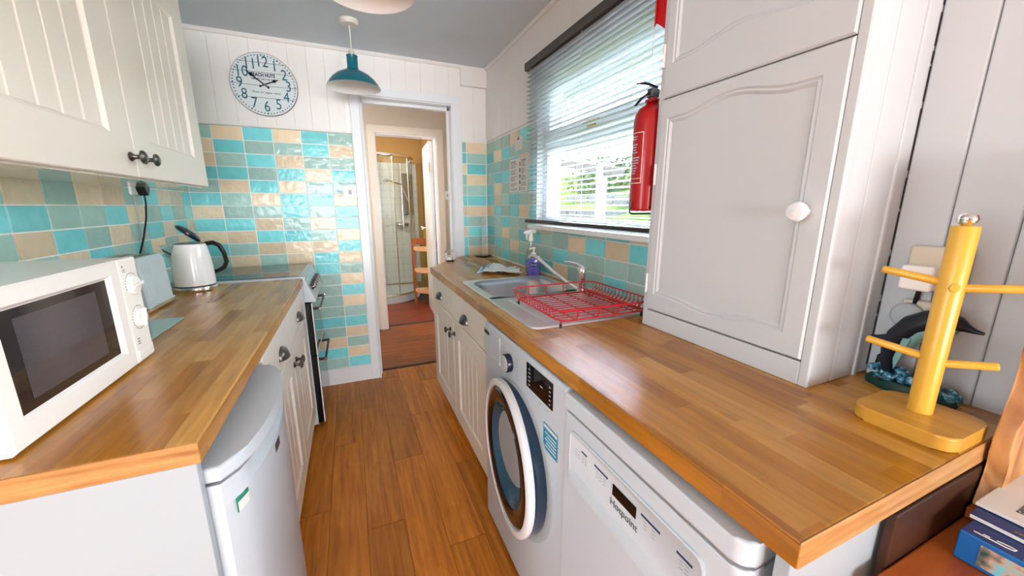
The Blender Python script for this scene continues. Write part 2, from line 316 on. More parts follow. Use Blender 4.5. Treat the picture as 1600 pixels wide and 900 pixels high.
# ------------------------------------------------------------------ mesh helpers
class G:
    def __init__(s): s.bm = bmesh.new(); s.mi = 0; s.wn = False
    def _mark(s, before):
        for f in s.bm.faces:
            if f not in before: f.material_index = s.mi
    def box(s, x0, x1, y0, y1, z0, z1, bev=0., seg=2):
        old = set(s.bm.faces) if s.mi else None
        vs = [s.bm.verts.new((x, y, z)) for x in (x0, x1) for y in (y0, y1) for z in (z0, z1)]
        fs = [s.bm.faces.new([vs[i] for i in q]) for q in ((0, 1, 3, 2), (4, 6, 7, 5), (0, 4, 5, 1), (2, 3, 7, 6), (0, 2, 6, 4), (1, 5, 7, 3))]
        if bev:
            s.wn = True
            es = list({e for f in fs for e in f.edges})
            bmesh.ops.bevel(s.bm, geom=es, offset=bev, segments=seg, affect='EDGES', profile=.5)
        if old is not None: s._mark(old)
        return s
    def obox(s, c, ax, ay, az, bev=0., seg=2):
        """box centred at c with half-axis vectors"""
        old = set(s.bm.faces) if s.mi else None
        c, ax, ay, az = map(Vector, (c, ax, ay, az))
        vs = [s.bm.verts.new(c + i * ax + j * ay + k * az) for i in (-1, 1) for j in (-1, 1) for k in (-1, 1)]
        fs = [s.bm.faces.new([vs[i] for i in q]) for q in ((0, 1, 3, 2), (4, 6, 7, 5), (0, 4, 5, 1), (2, 3, 7, 6), (0, 2, 6, 4), (1, 5, 7, 3))]
        if bev:
            s.wn = True
            bmesh.ops.bevel(s.bm, geom=list({e for f in fs for e in f.edges}), offset=bev, segments=seg, affect='EDGES', profile=.5)
        if old is not None: s._mark(old)
        return s
    def rings(s, rings, closed=True, cap=True, loop=False):
        """skin a list of rings (lists of points)"""
        R = [[s.bm.verts.new(p) for p in r] for r in rings]
        n = len(R[0]); out = []
        pairs = list(zip(R[:-1], R[1:])) + ([(R[-1], R[0])] if loop else [])
        for a, b in pairs:
            for i in range(n if closed else n - 1):
                j = (i + 1) % n
                try: f = s.bm.faces.new((a[i], a[j], b[j], b[i])); f.material_index = s.mi
                except ValueError: pass
        if cap and not loop:
            for r, rev in ((R[0], True), (R[-1], False)):
                try: f = s.bm.faces.new(list(reversed(r)) if rev else r); f.material_index = s.mi
                except ValueError: pass
        return s
    def tube(s, pts, r, n=8, closed=False, cap=True, flat=None):
        P = [Vector(p) for p in pts]; rings = []; L = len(P)
        rr = r if isinstance(r, (list, tuple)) else [r] * L
        up = None
        for i in range(L):
            if closed: t = P[(i + 1) % L] - P[i - 1]
            else: t = P[min(i + 1, L - 1)] - P[max(i - 1, 0)]
            t.normalize()
            if up is None:
                up = Vector((0, 0, 1)) if abs(t.z) < .9 else Vector((1, 0, 0))
                up = (up - t * up.dot(t)).normalized()
            else:
                up = (up - t * up.dot(t)); up = up.normalized() if up.length > 1e-6 else Vector((1, 0, 0))
            sd = t.cross(up)
            fx, fy = flat if flat else (1, 1)
            rings.append([P[i] + rr[i] * (fx * math.cos(2 * PI * k / n) * sd + fy * math.sin(2 * PI * k / n) * up) for k in range(n)])
        return s.rings(rings, True, cap, closed)
    def cyl(s, p0, p1, r0, r1=None, n=20):
        return s.tube([p0, p1], [r0, r0 if r1 is None else r1], n)
    def lathe(s, prof, c=(0, 0, 0), axis=(0, 0, 1), n=24, sx=1., cap=True, loop=False):
        """prof: (radius, height) pairs; axis: direction of height"""
        a = Vector(axis).normalized(); u = Vector((1, 0, 0)) if abs(a.x) < .9 else Vector((0, 1, 0))
        u = (u - a * u.dot(a)).normalized(); v = a.cross(u); c = Vector(c)
        R = [[c + a * h + max(r, 1e-5) * (math.cos(2 * PI * k / n) * u * sx + math.sin(2 * PI * k / n) * v) for k in range(n)] for r, h in prof]
        return s.rings(R, True, cap, loop)
    def sphere(s, c, rx, ry=None, rz=None, n=16):
        ry = rx if ry is None else ry; rz = rx if rz is None else rz; c = Vector(c); R = []
        m = max(6, n // 2)
        for i in range(m + 1):
            t = -PI / 2 + PI * i / m; q = max(math.cos(t), 1e-4)
            R.append([c + Vector((rx * q * math.cos(2 * PI * k / n), ry * q * math.sin(2 * PI * k / n), rz * math.sin(t))) for k in range(n)])
        return s.rings(R)
    def prism(s, poly, axis, a0, a1, bev=0., seg=2):
        """poly of 2-D points in the two remaining axes (order x,y,z), extruded along axis"""
        old = set(s.bm.faces) if s.mi else None
        def P(p, a):
            return {'x': (a, p[0], p[1]), 'y': (p[0], a, p[1]), 'z': (p[0], p[1], a)}[axis]
        A = [s.bm.verts.new(P(p, a0)) for p in poly]; Bv = [s.bm.verts.new(P(p, a1)) for p in poly]
        n = len(poly); fs = [s.bm.faces.new(list(reversed(A))), s.bm.faces.new(Bv)]
        for i in range(n):
            j = (i + 1) % n; fs.append(s.bm.faces.new((A[i], A[j], Bv[j], Bv[i])))
        if bev:
            s.wn = True
            es = list(set(fs[0].edges) | set(fs[1].edges))
            bmesh.ops.bevel(s.bm, geom=es, offset=bev, segments=seg, affect='EDGES', profile=.5)
        if old is not None: s._mark(old)
        return s
    def face(s, pts):
        f = s.bm.faces.new([s.bm.verts.new(p) for p in pts]); f.material_index = s.mi
        return s
WLOC = {}
def mesh_of(g, name, mats, off, angle=40, smooth=True):
    bm = g.bm
    bmesh.ops.recalc_face_normals(bm, faces=bm.faces)
    me = bpy.data.meshes.new(name)
    if off.length > 0: bmesh.ops.translate(bm, verts=bm.verts, vec=-off)
    bm.to_mesh(me); bm.free()
    for k in (mats if isinstance(mats, (list, tuple)) else [mats]): me.materials.append(MATS[k])
    if smooth:
        me.shade_smooth()
        if g.wn and len(me.polygons) < 4000:
            cosa = math.cos(math.radians(max(angle, 50)))
            pn = [Vector(p.normal) for p in me.polygons]; pa = [p.area for p in me.polygons]
            vf = {}
            for p in me.polygons:
                for v in p.vertices: vf.setdefault(v, []).append(p.index)
            out = [None] * len(me.loops)
            for p in me.polygons:
                n0 = pn[p.index]
                for li in p.loop_indices:
                    acc = Vector((0, 0, 0))
                    for f in vf[me.loops[li].vertex_index]:
                        if pn[f].dot(n0) > cosa: acc += pn[f] * pa[f]
                    out[li] = acc.normalized() if acc.length > 0 else n0
            me.normals_split_custom_set(out)
        else:
            me.set_sharp_from_angle(angle=math.radians(angle))
    return me
def obj(name, g, mats, parent=None, loc=(0, 0, 0), smooth=True, angle=40):
    wl_ = WLOC[parent.name] if parent is not None else Vector(loc)
    me = mesh_of(g, name, mats, wl_, angle, smooth)
    o = bpy.data.objects.new(name, me); COL.objects.link(o)
    if parent is not None: o.parent = parent
    else: o.location = wl_
    WLOC[o.name] = wl_
    return o
def put(name, me, parent, wloc):
    """an object that shares mesh data, standing at wloc"""
    o = bpy.data.objects.new(name, me); COL.objects.link(o); o.parent = parent
    o.location = Vector(wloc) - WLOC[parent.name]; WLOC[o.name] = Vector(wloc)
    return o
def tag(o, label, cat, group=None, kind=None):
    o['label'] = label; o['category'] = cat
    if group: o['group'] = group
    if kind: o['kind'] = kind
    return o
def thing(name, label, cat, loc, group=None):
    o = bpy.data.objects.new(name, None); o.empty_display_size = .05; COL.objects.link(o); o.location = loc; WLOC[o.name] = Vector(loc)
    return tag(o, label, cat, group)
def struct(name, g, mats, label=None, loc=(0, 0, 0), smooth=False):
    o = obj(name, g, mats, None, loc, smooth); o['kind'] = 'structure'
    o['label'] = label; o['category'] = ''.join(c for c in name.split('_')[0])
    return o
def text(name, body, size, mat, parent, at, xd, yd, align='CENTER', extr=.0004, sx=1., italic=0., bold=0.):
    cu = bpy.data.curves.new('lettering', 'FONT'); cu.body = body; cu.size = size; cu.align_x = align; cu.align_y = 'CENTER'
    cu.extrude = extr; cu.resolution_u = 3; cu.shear = italic; cu.offset = bold
    t = bpy.data.objects.new('lettering_source', cu)
    me = bpy.data.meshes.new_from_object(t); bpy.data.objects.remove(t); bpy.data.curves.remove(cu)
    xd = Vector(xd).normalized(); yd = Vector(yd).normalized(); zd = xd.cross(yd); at = Vector(at) - WLOC[parent.name]
    for v in me.vertices:
        c = v.co; v.co = at + xd * c.x * sx + yd * c.y + zd * c.z
    me.materials.clear(); me.materials.append(MATS[mat]); me.name = name
    o = bpy.data.objects.new(name, me); COL.objects.link(o); o.parent = parent; WLOC[o.name] = WLOC[parent.name]
    return o

# ------------------------------------------------------------------ room constants
XL, XR, XN = -.858, 1.003, 1.08       # left wall, tiled right wall, right wall beside the camera
YB, ZC, WT = 2.855, 2.25, .90
YR = -8.6

# ------------------------------------------------------------------ floor
g = G().box(-1.0, 1.3, 0, 2.96, -.06, -.010).box(-4.1, 4.1, YR, 0, -.06, -.0005).box(-4.1, -1.0, 0, .7, -.06, -.0005)
fl = struct('floor', g, 'oak_floor', 'oak effect plank floor running down the narrow kitchen aisle')
PL = {}
def plank(x0, x1, y0, y1, mat, parent, z=0.):
    key = (round(x1 - x0, 3), round(y1 - y0, 3), mat)
    if key not in PL:
        w, l = (x1 - x0) / 2, (y1 - y0) / 2
        PL[key] = mesh_of(G().box(-w, w, -l, l, -.010, 0, .0012, 1), 'plank', mat, Vector((0, 0, 0)))
    return put('plank', PL[key], parent, ((x0 + x1) / 2, (y0 + y1) / 2, z))
joints = {-2: 1.9, -1: 1.57, 0: 2.045, 1: 1.40, 2: 1.80, 3: 1.20, 4: 1.66}
for c in range(-5, 10):
    xa = -.177 + c * .1437; xb = xa + .1430
    xa, xb = max(xa, -.86), min(xb, 1.08)
    if xb - xa < .02: continue
    j = joints.get(c, random.uniform(1.1, 2.0))
    ys = sorted([j + 1.005 * k for k in range(-4, 3)])
    ys = [y for y in ys if YR < y < 2.95]
    ys = [YR] + ys + [2.955]
    for a, b_ in zip(ys[:-1], ys[1:]):
        if b_ < 0 or b_ - a < .01: continue
        plank(xa, xb, a + .0006, b_ - .0006, 'oak_floor', fl)
g = G().box(-1.1, 1.1, 2.96, 4.12, -.06, -.010)
fh = struct('floor_hall', g, 'crack_dark', 'dark oak plank floor of the hall beyond the doorway')
for i in range(8):
    y0 = 2.99 + i * .1405
    for x0, x1 in ((-.9, .12 + .2 * (i % 3)), (.1206 + .2 * (i % 3), 1.06)):
        plank(x0, x1, y0, y0 + .139, 'oak_hall', fh)
g = G().box(-.6, 1.1, 4.12, 6.1, -.06, -.010)
fb = struct('floor_bathroom', g, 'crack_dark', 'red brown boarded floor of the shower room')
for i in range(7):
    y0 = 4.15 + i * .1405
    plank(-.4, 1.058, y0, y0 + .139, 'red_floor', fb)
g = G().prism([(2.953, 0), (2.99, 0), (2.985, .006), (2.958, .006)], 'x', .10, .76)
struct('trim_1', g, 'crack_dark', 'dark threshold strip across the kitchen doorway floor')
g = G().prism([(4.10, 0), (4.15, 0), (4.144, .006), (4.106, .006)], 'x', .27, .88)
struct('trim_2', g, 'crack_dark', 'dark threshold strip at the shower room doorway')

# ------------------------------------------------------------------ ceiling and walls
g = G().box(-1.2, 1.2, 0, 6.2, ZC, ZC + .08).box(-4.1, 4.1, YR, 0, ZC, ZC + .08).box(-4.1, -1.2, 0, .7, ZC, ZC + .08)
struct('ceiling', g, 'ceiling_paint', 'plain pale grey painted ceiling')

g = G().box(XL - .12, XL - .0024, 0.60, YB + .1, 0, ZC).box(-4.1, XL - .12, .60, .70, 0, ZC)
wall_l = struct('wall_left', g, 'grout', 'left wall with cyan, sage and beige tiles behind the kettle')
g = G()
g.box(XL - .12, .118, YB + .0024, 2.955, 0, ZC); g.box(.741, 1.16, YB + .0024, 2.955, 0, ZC); g.box(.118, .741, YB + .0024, 2.955, 1.99, ZC)
wall_b = struct('wall_back', g, 'grout', 'back wall tiled in cyan, sage and beige beside the doorway')
g = G()
WY0, WY1, WZ0, WZ1 = .93, 1.995, 1.175, 1.955
g.box(XR + .0024, 1.16, WY1, YB + .1, 0, ZC); g.box(XR + .0024, 1.16, .80, WY0, 0, ZC)
g.box(XR + .0024, 1.16, WY0, WY1, 0, WZ0); g.box(XR + .0024, 1.16, WY0, WY1, WZ1, ZC)
g.box(XN + .012, 1.20, -.30, .80, 0, ZC); g.box(1.20, 4.1, -.30, -.20, 0, ZC)
wall_r = struct('wall_right', g, 'wall_white', 'right wall with tiles under the window and white boards near the camera')
g = G()
g.box(-4.1, 4.1, YR - .1, YR, 0, ZC); g.box(-4.1, -4.0, YR, .6, 0, ZC); g.box(4.0, 4.1, YR, -.3, 0, ZC)
wall_q = struct('wall_rear', g, 'lounge_dark', 'unseen dark walls of the living room that the kitchen opens from')

TM = {}
PITCH_Z = .0775
def tile(wall, u0, u1, z0, z1, colr, parent):
    key = (wall, round(u1 - u0, 3), round(z1 - z0, 3), colr)
    if key not in TM:
        a, h = (u1 - u0) / 2 - .0024, (z1 - z0) / 2 - .0024
        g = G()
        if wall == 'b': g.box(-a, a, 0, .007, -h, h, .0016, 2)
        elif wall == 'l': g.box(-.007, 0, -a, a, -h, h, .0016, 2)
        else: g.box(0, .007, -a, a, -h, h, .0016, 2)
        TM[key] = mesh_of(g, 'tile', 'tile_' + {'C': 'cyan', 'S': 'sage', 'B': 'beige'}[colr], Vector((0, 0, 0)))
    c = (u0 + u1) / 2; z = (z0 + z1) / 2
    o = put('tile', TM[key], parent, {'b': (c, YB, z), 'l': (XL, c, z), 'r': (XR, c, z)}[wall])
    # a little out of true, like hand laid tiles
    k = .004
    o.rotation_euler = (random.uniform(-k, k), random.uniform(-k, k) if wall == 'b' else random.uniform(-k, k), random.uniform(-k, k))
    return o
def rc(): return random.choices('CSB', (33, 42, 25))[0]
# back wall, left of the door: 21 rows x 6 columns (top row first)
BK = ['SBCBCS', 'BCSSCB', 'BSCBSS', 'CCSCBC', 'SBCBSS', 'CSBCCB', 'BSSCSC', 'CCBSBC', 'BBCCSB', 'CSBBBC', 'SBSBCB',
      'BSCSCS', 'SCBCSB', 'CBSCSC', 'BSCSSB', 'SCBCSS', 'CSSBCC', 'BCSCSB', 'SBCSBS', 'CSBCCB', 'SCSBSC']
bx = [XL, -.706, -.551, -.396, -.241, -.086, .062]
for r, row in enumerate(BK):
    z1 = 1.745 - r * PITCH_Z
    for c in range(6): tile('b', bx[c], bx[c + 1], z1 - PITCH_Z, z1, row[c], wall_b)
RB = ['SB', 'CS', 'BC', 'SB', 'SS', 'CC', 'BB', 'CS', 'BC', 'CS', 'CB']
for r, row in enumerate(RB):
    z1 = 1.745 - r * PITCH_Z
    tile('b', .811, .846, z1 - PITCH_Z, z1, row[0], wall_b); tile('b', .846, 1.0, z1 - PITCH_Z, z1, row[1], wall_b)
# left wall rows 5..10
LW_ = {5: {0: 'B', 1: 'S', 2: 'B', 3: 'B', 4: 'S', 5: 'C', 6: 'B', 7: 'B', 8: 'C', -1: 'S'},
       6: {-1: 'C', 0: 'C', 1: 'S', 2: 'S', 3: 'C', 4: 'B', 5: 'S', 6: 'C', 7: 'S', 8: 'C'},
       7: {-1: 'S', 0: 'B', 1: 'C', 2: 'S', 3: 'B', 4: 'S', 5: 'C', 6: 'B', 7: 'C', 8: 'B'},
       8: {0: 'S', 1: 'B', 2: 'C', 3: 'S', 4: 'C', 5: 'B', 6: 'S', 7: 'B', 8: 'C'}}
for r in range(4, 11):
    z1 = 1.745 - r * PITCH_Z
    for c in range(-6, 9):
        y0 = 1.503 + c * .1545; y1 = min(y0 + .1545, YB)
        tile('l', y0, y1, z1 - PITCH_Z, z1, LW_.get(r, {}).get(c) or rc(), wall_l)
# right wall
RW_ = {0: 'SSSBCS', 1: 'CBCSSS', 2: 'SSSCBS'}
RZ, RP = 1.740, .0758
cy = [YB - .155] + [2.70 - .152 * k for k in range(1, 13)]
cols = [(YB, 2.70)] + [(2.70 - .152 * k, 2.70 - .152 * (k + 1)) for k in range(0, 12)]
BL = {7: 'SSCSSCBSCSCBS', 8: 'CSBSCCSSBCBCS', 9: 'SCSBSSSCSSSSS', 10: 'BSCSCSCBSSCSS', 11: 'SSSBSCSBSCSSS'}
for r in range(12):
    z1 = RZ - r * RP; z0 = z1 - RP
    for k, (ya, yb) in enumerate(cols):
        c = (RW_.get(r) or BL.get(r) or 'CSBSSCSBSCSBS')
        c = c[k] if k < len(c) else rc()
        if r not in RW_ and r not in BL: c = rc()
        if z1 > WZ0 - .002 and yb < WY1 - .001:
            if ya > WY1 + .03 and z0 < WZ1: tile('r', WY1 + .002, ya, z0, z1, c, wall_r)
            elif ya > WY1 + .001: continue
            elif z0 < WZ0 - .03: tile('r', yb, ya, z0, WZ0 - .012, c, wall_r)
        else: tile('r', yb, ya, z0, z1, c, wall_r)
# white tongue and groove boards
def board_x(x0, x1, z0, z1, y, parent, d=.012, mat='wall_white'):
    o = obj('board', G().box(x0 + .0002, x1 - .0002, y, y + d, z0, z1, .0011, 1), mat, parent); return o
def board_y(y0, y1, z0, z1, x, parent, d=.012):
    o = obj('board', G().box(x, x + d, y0 + .0002, y1 - .0002, z0, z1, .0011, 1), 'wall_white', parent); return o
x = XL + .004
while x < .80:
    x1 = min(x + .0985, .806)
    if x1 < .125 or x > .735: board_x(x, x1, 1.752, 2.232, 2.838, wall_b, .02)
    else: board_x(x, x1, 2.03, 2.232, 2.838, wall_b, .02)
    x = x1
board_x(.806, .905, 1.75, 2.12, 2.852, wall_b); board_x(.905, 1.002, 1.75, 2.12, 2.852, wall_b)
y = YB - .004
while y > .95:
    y0 = max(y - .0985, .90)
    board_y(y0, y, (1.752 if y0 > WY1 - .02 else WZ1 + .02), 2.24, 1.0, wall_r, .0115)
    y = y0
# bead at the ceiling, ledge, wall edge trims
g = G().prism([(2.838, 2.25), (2.826, 2.25), (2.824, 2.24), (2.830, 2.230), (2.838, 2.228)], 'x', XL + .01, .806)
struct('trim_3', g, 'white_paint', 'thin white bead where the back wall meets the ceiling')
g = G().prism([(.999, 2.25), (.986, 2.25), (.985, 2.24), (.991, 2.232), (.999, 2.23)], 'y', .93, YB - .03)
struct('trim_4', g, 'white_paint', 'thin white bead along the ceiling above the window')
g = G().box(.806, 1.002, 2.828, 2.855, 2.12, 2.25, .002)
struct('trim_5', g, 'white_paint', 'shallow white boxed ledge right of the doorway top')
g = G().box(XL, .06, 2.836, 2.856, 1.744, 1.752, .002)
struct('trim_6', g, 'white_paint', 'thin white strip capping the back wall tiles')
# skirting
g = G().prism([(2.856, 0), (2.842, 0), (2.842, .11), (2.848, .12), (2.856, .122)], 'x', -.36, .062)
struct('baseboard_back', g, 'white_gloss', 'white skirting under the back wall tiles beside the cooker')

# ------------------------------------------------------------------ kitchen doorway (door_1)
g = G()
for (a, b_) in ((.062, .118), (.741, .806)):
    g.box(a, b_, 2.836, 2.8605, 0, 2.03, .002)
g.box(.062, .806, 2.8363, 2.8607, 1.99, 2.046, .002)
d1 = struct('door_1', g, 'white_gloss', 'white doorway frame in the back wall leading to the hall', smooth=True)
g = G(); g.box(.118, .128, 2.846, 2.985, 0, 1.985, .001); g.box(.731, .741, 2.846, 2.985, 0, 1.985, .001); g.box(.118, .741, 2.846, 2.985, 1.976, 1.99, .001)
obj('lining', g, 'white_gloss', d1)
g = G(); g.box(.128, .141, 2.90, 2.94, 0, 1.976, .002); g.box(.716, .731, 2.90, 2.94, 0, 1.976, .002); g.box(.128, .731, 2.90, 2.94, 1.955, 1.976, .002)
obj('door_stop', g, 'white_gloss', d1)
g = G()
g.tube([(.124, 2.836, 0), (.124, 2.836, 1.982)], .006, 8); g.tube([(.736, 2.836, 0), (.736, 2.836, 1.982)], .006, 8); g.tube([(.124, 2.836, 1.982), (.736, 2.836, 1.982)], .006, 8)
obj('bead', g, 'white_gloss', d1)

# ------------------------------------------------------------------ hall and shower room
HY = 4.05
g = G(); g.box(-1.1, .285, HY, 4.15, 0, ZC); g.box(.875, 1.16, HY, 4.15, 0, ZC); g.box(.285, .875, HY, 4.15, 1.965, ZC)
hall = struct('wall_hall', g, 'hall_cream', 'cream hall wall seen through the kitchen doorway')
for k in range(12):
    x0 = -.35 + k * .155; x1 = x0 + .155
    if (x1 < .23 or x0 > .93) and x1 < 1.07: board_x(x0, x1, 0.0, 2.24, HY - .012, hall, .012, 'hall_cream')
for (a, b_) in ((.23 - .14, .215), (.95, 1.05)):
    pass
struct('wall_hall_left', G().box(-1.2, -1.1, 2.955, 4.15, 0, ZC), 'wall_white', 'plain end wall of the hall left of the inner door')
struct('wall_hall_right', G().box(1.06, 1.16, 2.955, 4.05, 0, ZC), 'wall_white', 'plain end wall of the hall right of the inner door')
g = G()
g.box(.215, .285, HY - .03, HY, 0, 2.035, .004); g.box(.875, .945, HY - .03, HY, 0, 2.035, .004); g.box(.215, .945, HY - .031, HY - .001, 1.965, 2.036, .004)
d2 = struct('door_2', g, 'frame_cream', 'white inner doorway frame with its door swung into the shower room', smooth=True)
g = G(); g.box(.283, .293, HY - .012, 4.16, 0, 1.96); g.box(.867, .877, HY - .012, 4.16, 0, 1.96); g.box(.283, .877, HY - .012, 4.16, 1.955, 1.967)
obj('lining', g, 'white_gloss', d2)
leaf = obj('door_leaf', G().box(.822, .862, 4.165, 4.78, .012, 1.945, .003), 'white_gloss', d2)
obj('hinge', G().box(.816, .823, 4.155, 4.19, 1.63, 1.73, .001).cyl((.818, 4.155, 1.63), (.818, 4.155, 1.73), .006), 'brass', d2)
kn = G(); kn.lathe([(.022, 0), (.022, .006), (.009, .008), (.009, .035), (.022, .042), (.026, .056), (.018, .066), (.001, .068)], (.822, 4.70, 1.02), (-1, 0, 0), 16)
obj('door_knob', kn, 'chrome', leaf)
def swing(o, piv, ang):
    M_ = Matrix.Translation(piv) @ Matrix.Rotation(ang, 4, 'Z') @ Matrix.Translation(-piv)
    o.data.transform(Matrix.Translation(-WLOC[o.name]) @ M_ @ Matrix.Translation(WLOC[o.name]))
for o_ in (leaf, bpy.data.objects['door_knob']): swing(o_, Vector((.862, 4.165, 0)), math.radians(-4))
# bathroom walls
g = G(); g.box(-.7, -.6, 4.15, 6.1, 0, ZC); g.box(-.7, 1.16, 6.0, 6.1, 0, ZC)
wb1 = struct('wall_bathroom_back', g, 'ochre_wall', 'ochre upper wall of the shower room above the glass')
wb2 = struct('wall_bathroom_right', G().box(1.06, 1.16, 4.15, 6.0, 0, ZC), 'ochre_wall', 'ochre right wall of the shower room')
g = G()
for i in range(12):
    for j in range(18):
        x0 = -.58 + i * .13; z0 = .10 + j * .1
        g.box(x0 + .001, x0 + .129, 5.992, 6.0, z0 + .001, z0 + .099, .0015, 1)
o = obj('small_tile', g, 'white_tile', wb1); o['kind'] = 'stuff'
# shower enclosure
sh = thing('shower_enclosure', 'curved glass shower cubicle with chrome rails and a white tray', 'shower', (.35, 5.5, 0))
def shower_path(z, n=12, inset=0.):
    P = [(-.5, 5.12 + inset, z), (.36, 5.12 + inset, z)]
    for k in range(n + 1):
        t = -PI / 2 + (PI / 2) * k / n
        P.append((.36 + (.5 - inset) * math.cos(t), 5.62 + (.5 - inset) * math.sin(t), z))
    P.append((.86 - inset, 5.98, z))
    return P
pb = [(p[0], p[1]) for p in shower_path(0, 12, -.02)]
obj('tray', G().prism(pb + [(-.5, 5.98)], 'z', .0, .085, .006), 'white_enamel', sh)
obj('top_rail', G().tube(shower_path(1.91), .022, 10), 'chrome', sh)
obj('bottom_rail', G().tube(shower_path(.10), .016, 10), 'chrome', sh)
P0 = shower_path(.11); P1 = shower_path(1.90)
def pane(i0, i1, name='pane'):
    gg = G(); gg.rings([[P0[i], P1[i]] for i in range(i0, i1 + 1)], closed=False, cap=False)
    return obj(name, gg, 'shower_glass', sh)
pane(0, 1); pane(1, 5); pane(5, 9); pane(9, len(P0) - 1)
for i in (1, 5, 9):
    obj('upright', G().tube([P0[i], P1[i]], .006, 8), 'chrome', sh)
obj('upright', G().tube([(.12, 5.12, .1), (.12, 5.12, 1.9)], .008, 8), 'chrome', sh)
obj('handle', G().tube([(.44, 5.075, 1.02), (.44, 5.05, 1.03), (.44, 5.05, 1.15), (.44, 5.075, 1.16)], .007, 8), 'chrome', sh)
riser = thing('shower_riser', 'chrome shower riser rail with hand shower behind the curved glass', 'shower head', (.70, 5.6, .9))
obj('rail', G().tube([(.72, 5.72, .95), (.72, 5.72, 1.86)], .011, 10), 'chrome', riser)
obj('hose', G().tube([(.72, 5.68, 1.55), (.80, 5.66, 1.35), (.84, 5.68, 1.1), (.80, 5.72, .9), (.74, 5.76, .92)], .007, 8), 'chrome', riser)
g = G(); g.tube([(.72, 5.69, 1.58), (.60, 5.60, 1.60), (.52, 5.55, 1.63)], .010, 8); g.lathe([(.001, .0), (.035, .004), (.045, .018), (.02, .035), (.008, .045)], (.50, 5.54, 1.60), (-.2, -.2, 1), 16)
obj('shower_head', g, 'chrome', riser)
obj('mixer', G().box(.62, .82, 5.90, 5.97, .98, 1.04, .015), 'chrome', riser)
obj('control_box', G().box(.74, .84, 5.93, 5.98, 1.15, 1.75, .01), 'pewter', riser)
# corner rack
rk = thing('corner_rack', 'wooden corner rack with three rounded shelves beside the shower', 'shelf rack', (.80, 4.85, 0))
for (x, y) in ((.735, 5.0), (1.0, 5.0), (1.0, 4.76)):
    obj('post', G().box(x - .016, x + .016, y - .012, y + .012, 0, .86, .002), 'rack_wood', rk)
obj('back_rail', G().box(.72, 1.01, 4.994, 5.012, .79, .87, .002), 'rack_wood', rk)
for z in (.72, .44, .17):
    pl = [(1.0, 4.99), (.735, 4.99)] + [(1.0 - .265 * math.cos(t), 4.99 - .25 * math.sin(t)) for t in [PI / 2 * k / 10 for k in range(1, 11)]]
    obj('shelf', G().prism(pl, 'z', z, z + .045, .006), 'rack_shelf', rk)
hang = tag(obj('bath_towel', G().box(.88, 1.04, 5.03, 5.06, .30, 1.0, .012, 3), 'olive_towel', None, (.96, 5.045, .3)), 'olive yellow towel hanging behind the corner rack', 'towel')
# hall light switch
sw = thing('hall_switch', 'small white light switch on the hall wall right of the inner door', 'light switch', (.975, HY - .012, 1.39))
obj('plate', G().box(.945, 1.0, HY - .021, HY - .0125, 1.345, 1.435, .003), 'white_plastic', sw)
obj('rocker', G().box(.966, .980, HY - .027, HY - .021, 1.378, 1.402, .002), 'ink_pale', sw)

# ------------------------------------------------------------------ window
g = G()
fx0, fx1 = 1.04, 1.10
g.box(fx0, fx1, WY1 - .055, WY1 - .001, WZ0 + .001, WZ1 - .001, .004); g.box(fx0, fx1, WY0 + .001, WY0 + .055, WZ0 + .001, WZ1 - .001, .004)
g.box(fx0, fx1, WY0 + .055, WY1 - .055, WZ0 + .001, WZ0 + .045, .004); g.box(fx0, fx1, WY0 + .055, WY1 - .055, WZ1 - .045, WZ1 - .001, .004)
g.box(fx0, fx1, WY0 + .055, WY1 - .055, 1.565, 1.63, .004)
win = struct('window_1', g, 'pvc', 'white plastic framed window behind the blind above the sink', smooth=True)
g = G(); a0, a1, b0, b1 = WY0 + .04, WY1 - .04, 1.61, WZ1 - .035
for q in ((a0, a0 + .06, b0, b1), (a1 - .06, a1, b0, b1), (a0 + .06, a1 - .06, b0, b0 + .06), (a0 + .06, a1 - .06, b1 - .06, b1)):
    g.box(1.025, 1.075, q[0], q[1], q[2], q[3], .004)
sash = obj('sash', g, 'pvc', win)
obj('gasket', G().box(1.066, 1.070, a0 + .055, a1 - .055, b1 - .066, b1 - .055).box(1.066, 1.07, a0 + .05, a1 - .05, b0 + .055, b0 + .062), 'rubber', win)
obj('pane', G().box(1.068, 1.072, a0 + .05, a1 - .05, b0 + .05, b1 - .05), 'window_glass', win)
obj('pane', G().box(1.075, 1.079, WY0 + .05, WY1 - .05, WZ0 + .04, 1.575), 'window_glass', win)
g = G().box(1.012, 1.026, 1.47, 1.53, 1.625, 1.65, .003).box(1.0, 1.016, 1.42, 1.55, 1.632, 1.645, .004)
obj('window_handle', g, 'brass', win)
g = G().box(.962, 1.045, .94, 2.03, 1.150, 1.174, .004)
obj('window_sill', g, 'pvc', win)

# ------------------------------------------------------------------ venetian blind
bl = thing('venetian_blind', 'pale slatted venetian blind with dark rails hanging over the window', 'blind', (.968, 1.5, 1.18))
obj('headrail', G().box(.945, .998, .945, 2.05, 1.995, 2.035, .003), 'dark_grey', bl)
obj('bottom_rail', G().tube([(.968, .945, 1.193), (.968, 2.05, 1.193)], .012, 12, flat=(1.15, .85)), 'dark_rail', bl)
sg = G(); pr = []
w = .0125
for k in range(5):
    t = -1 + k * .5; pr.append((t * w, .0022 * (1 - t * t)))
for k in range(4, -1, -1):
    t = -1 + k * .5; pr.append((t * w, .0022 * (1 - t * t) - .0006))
ca, sa = math.cos(math.radians(-7)), math.sin(math.radians(-7))
pr = [(p[0] * ca - p[1] * sa, p[0] * sa + p[1] * ca) for p in pr]
sg.prism(pr, 'y', -.55, .55)
slat = mesh_of(sg, 'slat', 'alu_slat', Vector((0, 0, 0)), 60)
nz = 35
for k in range(nz):
    put('slat', slat, bl, (.968, 1.4975, 1.213 + k * (1.985 - 1.213) / (nz - 1)))
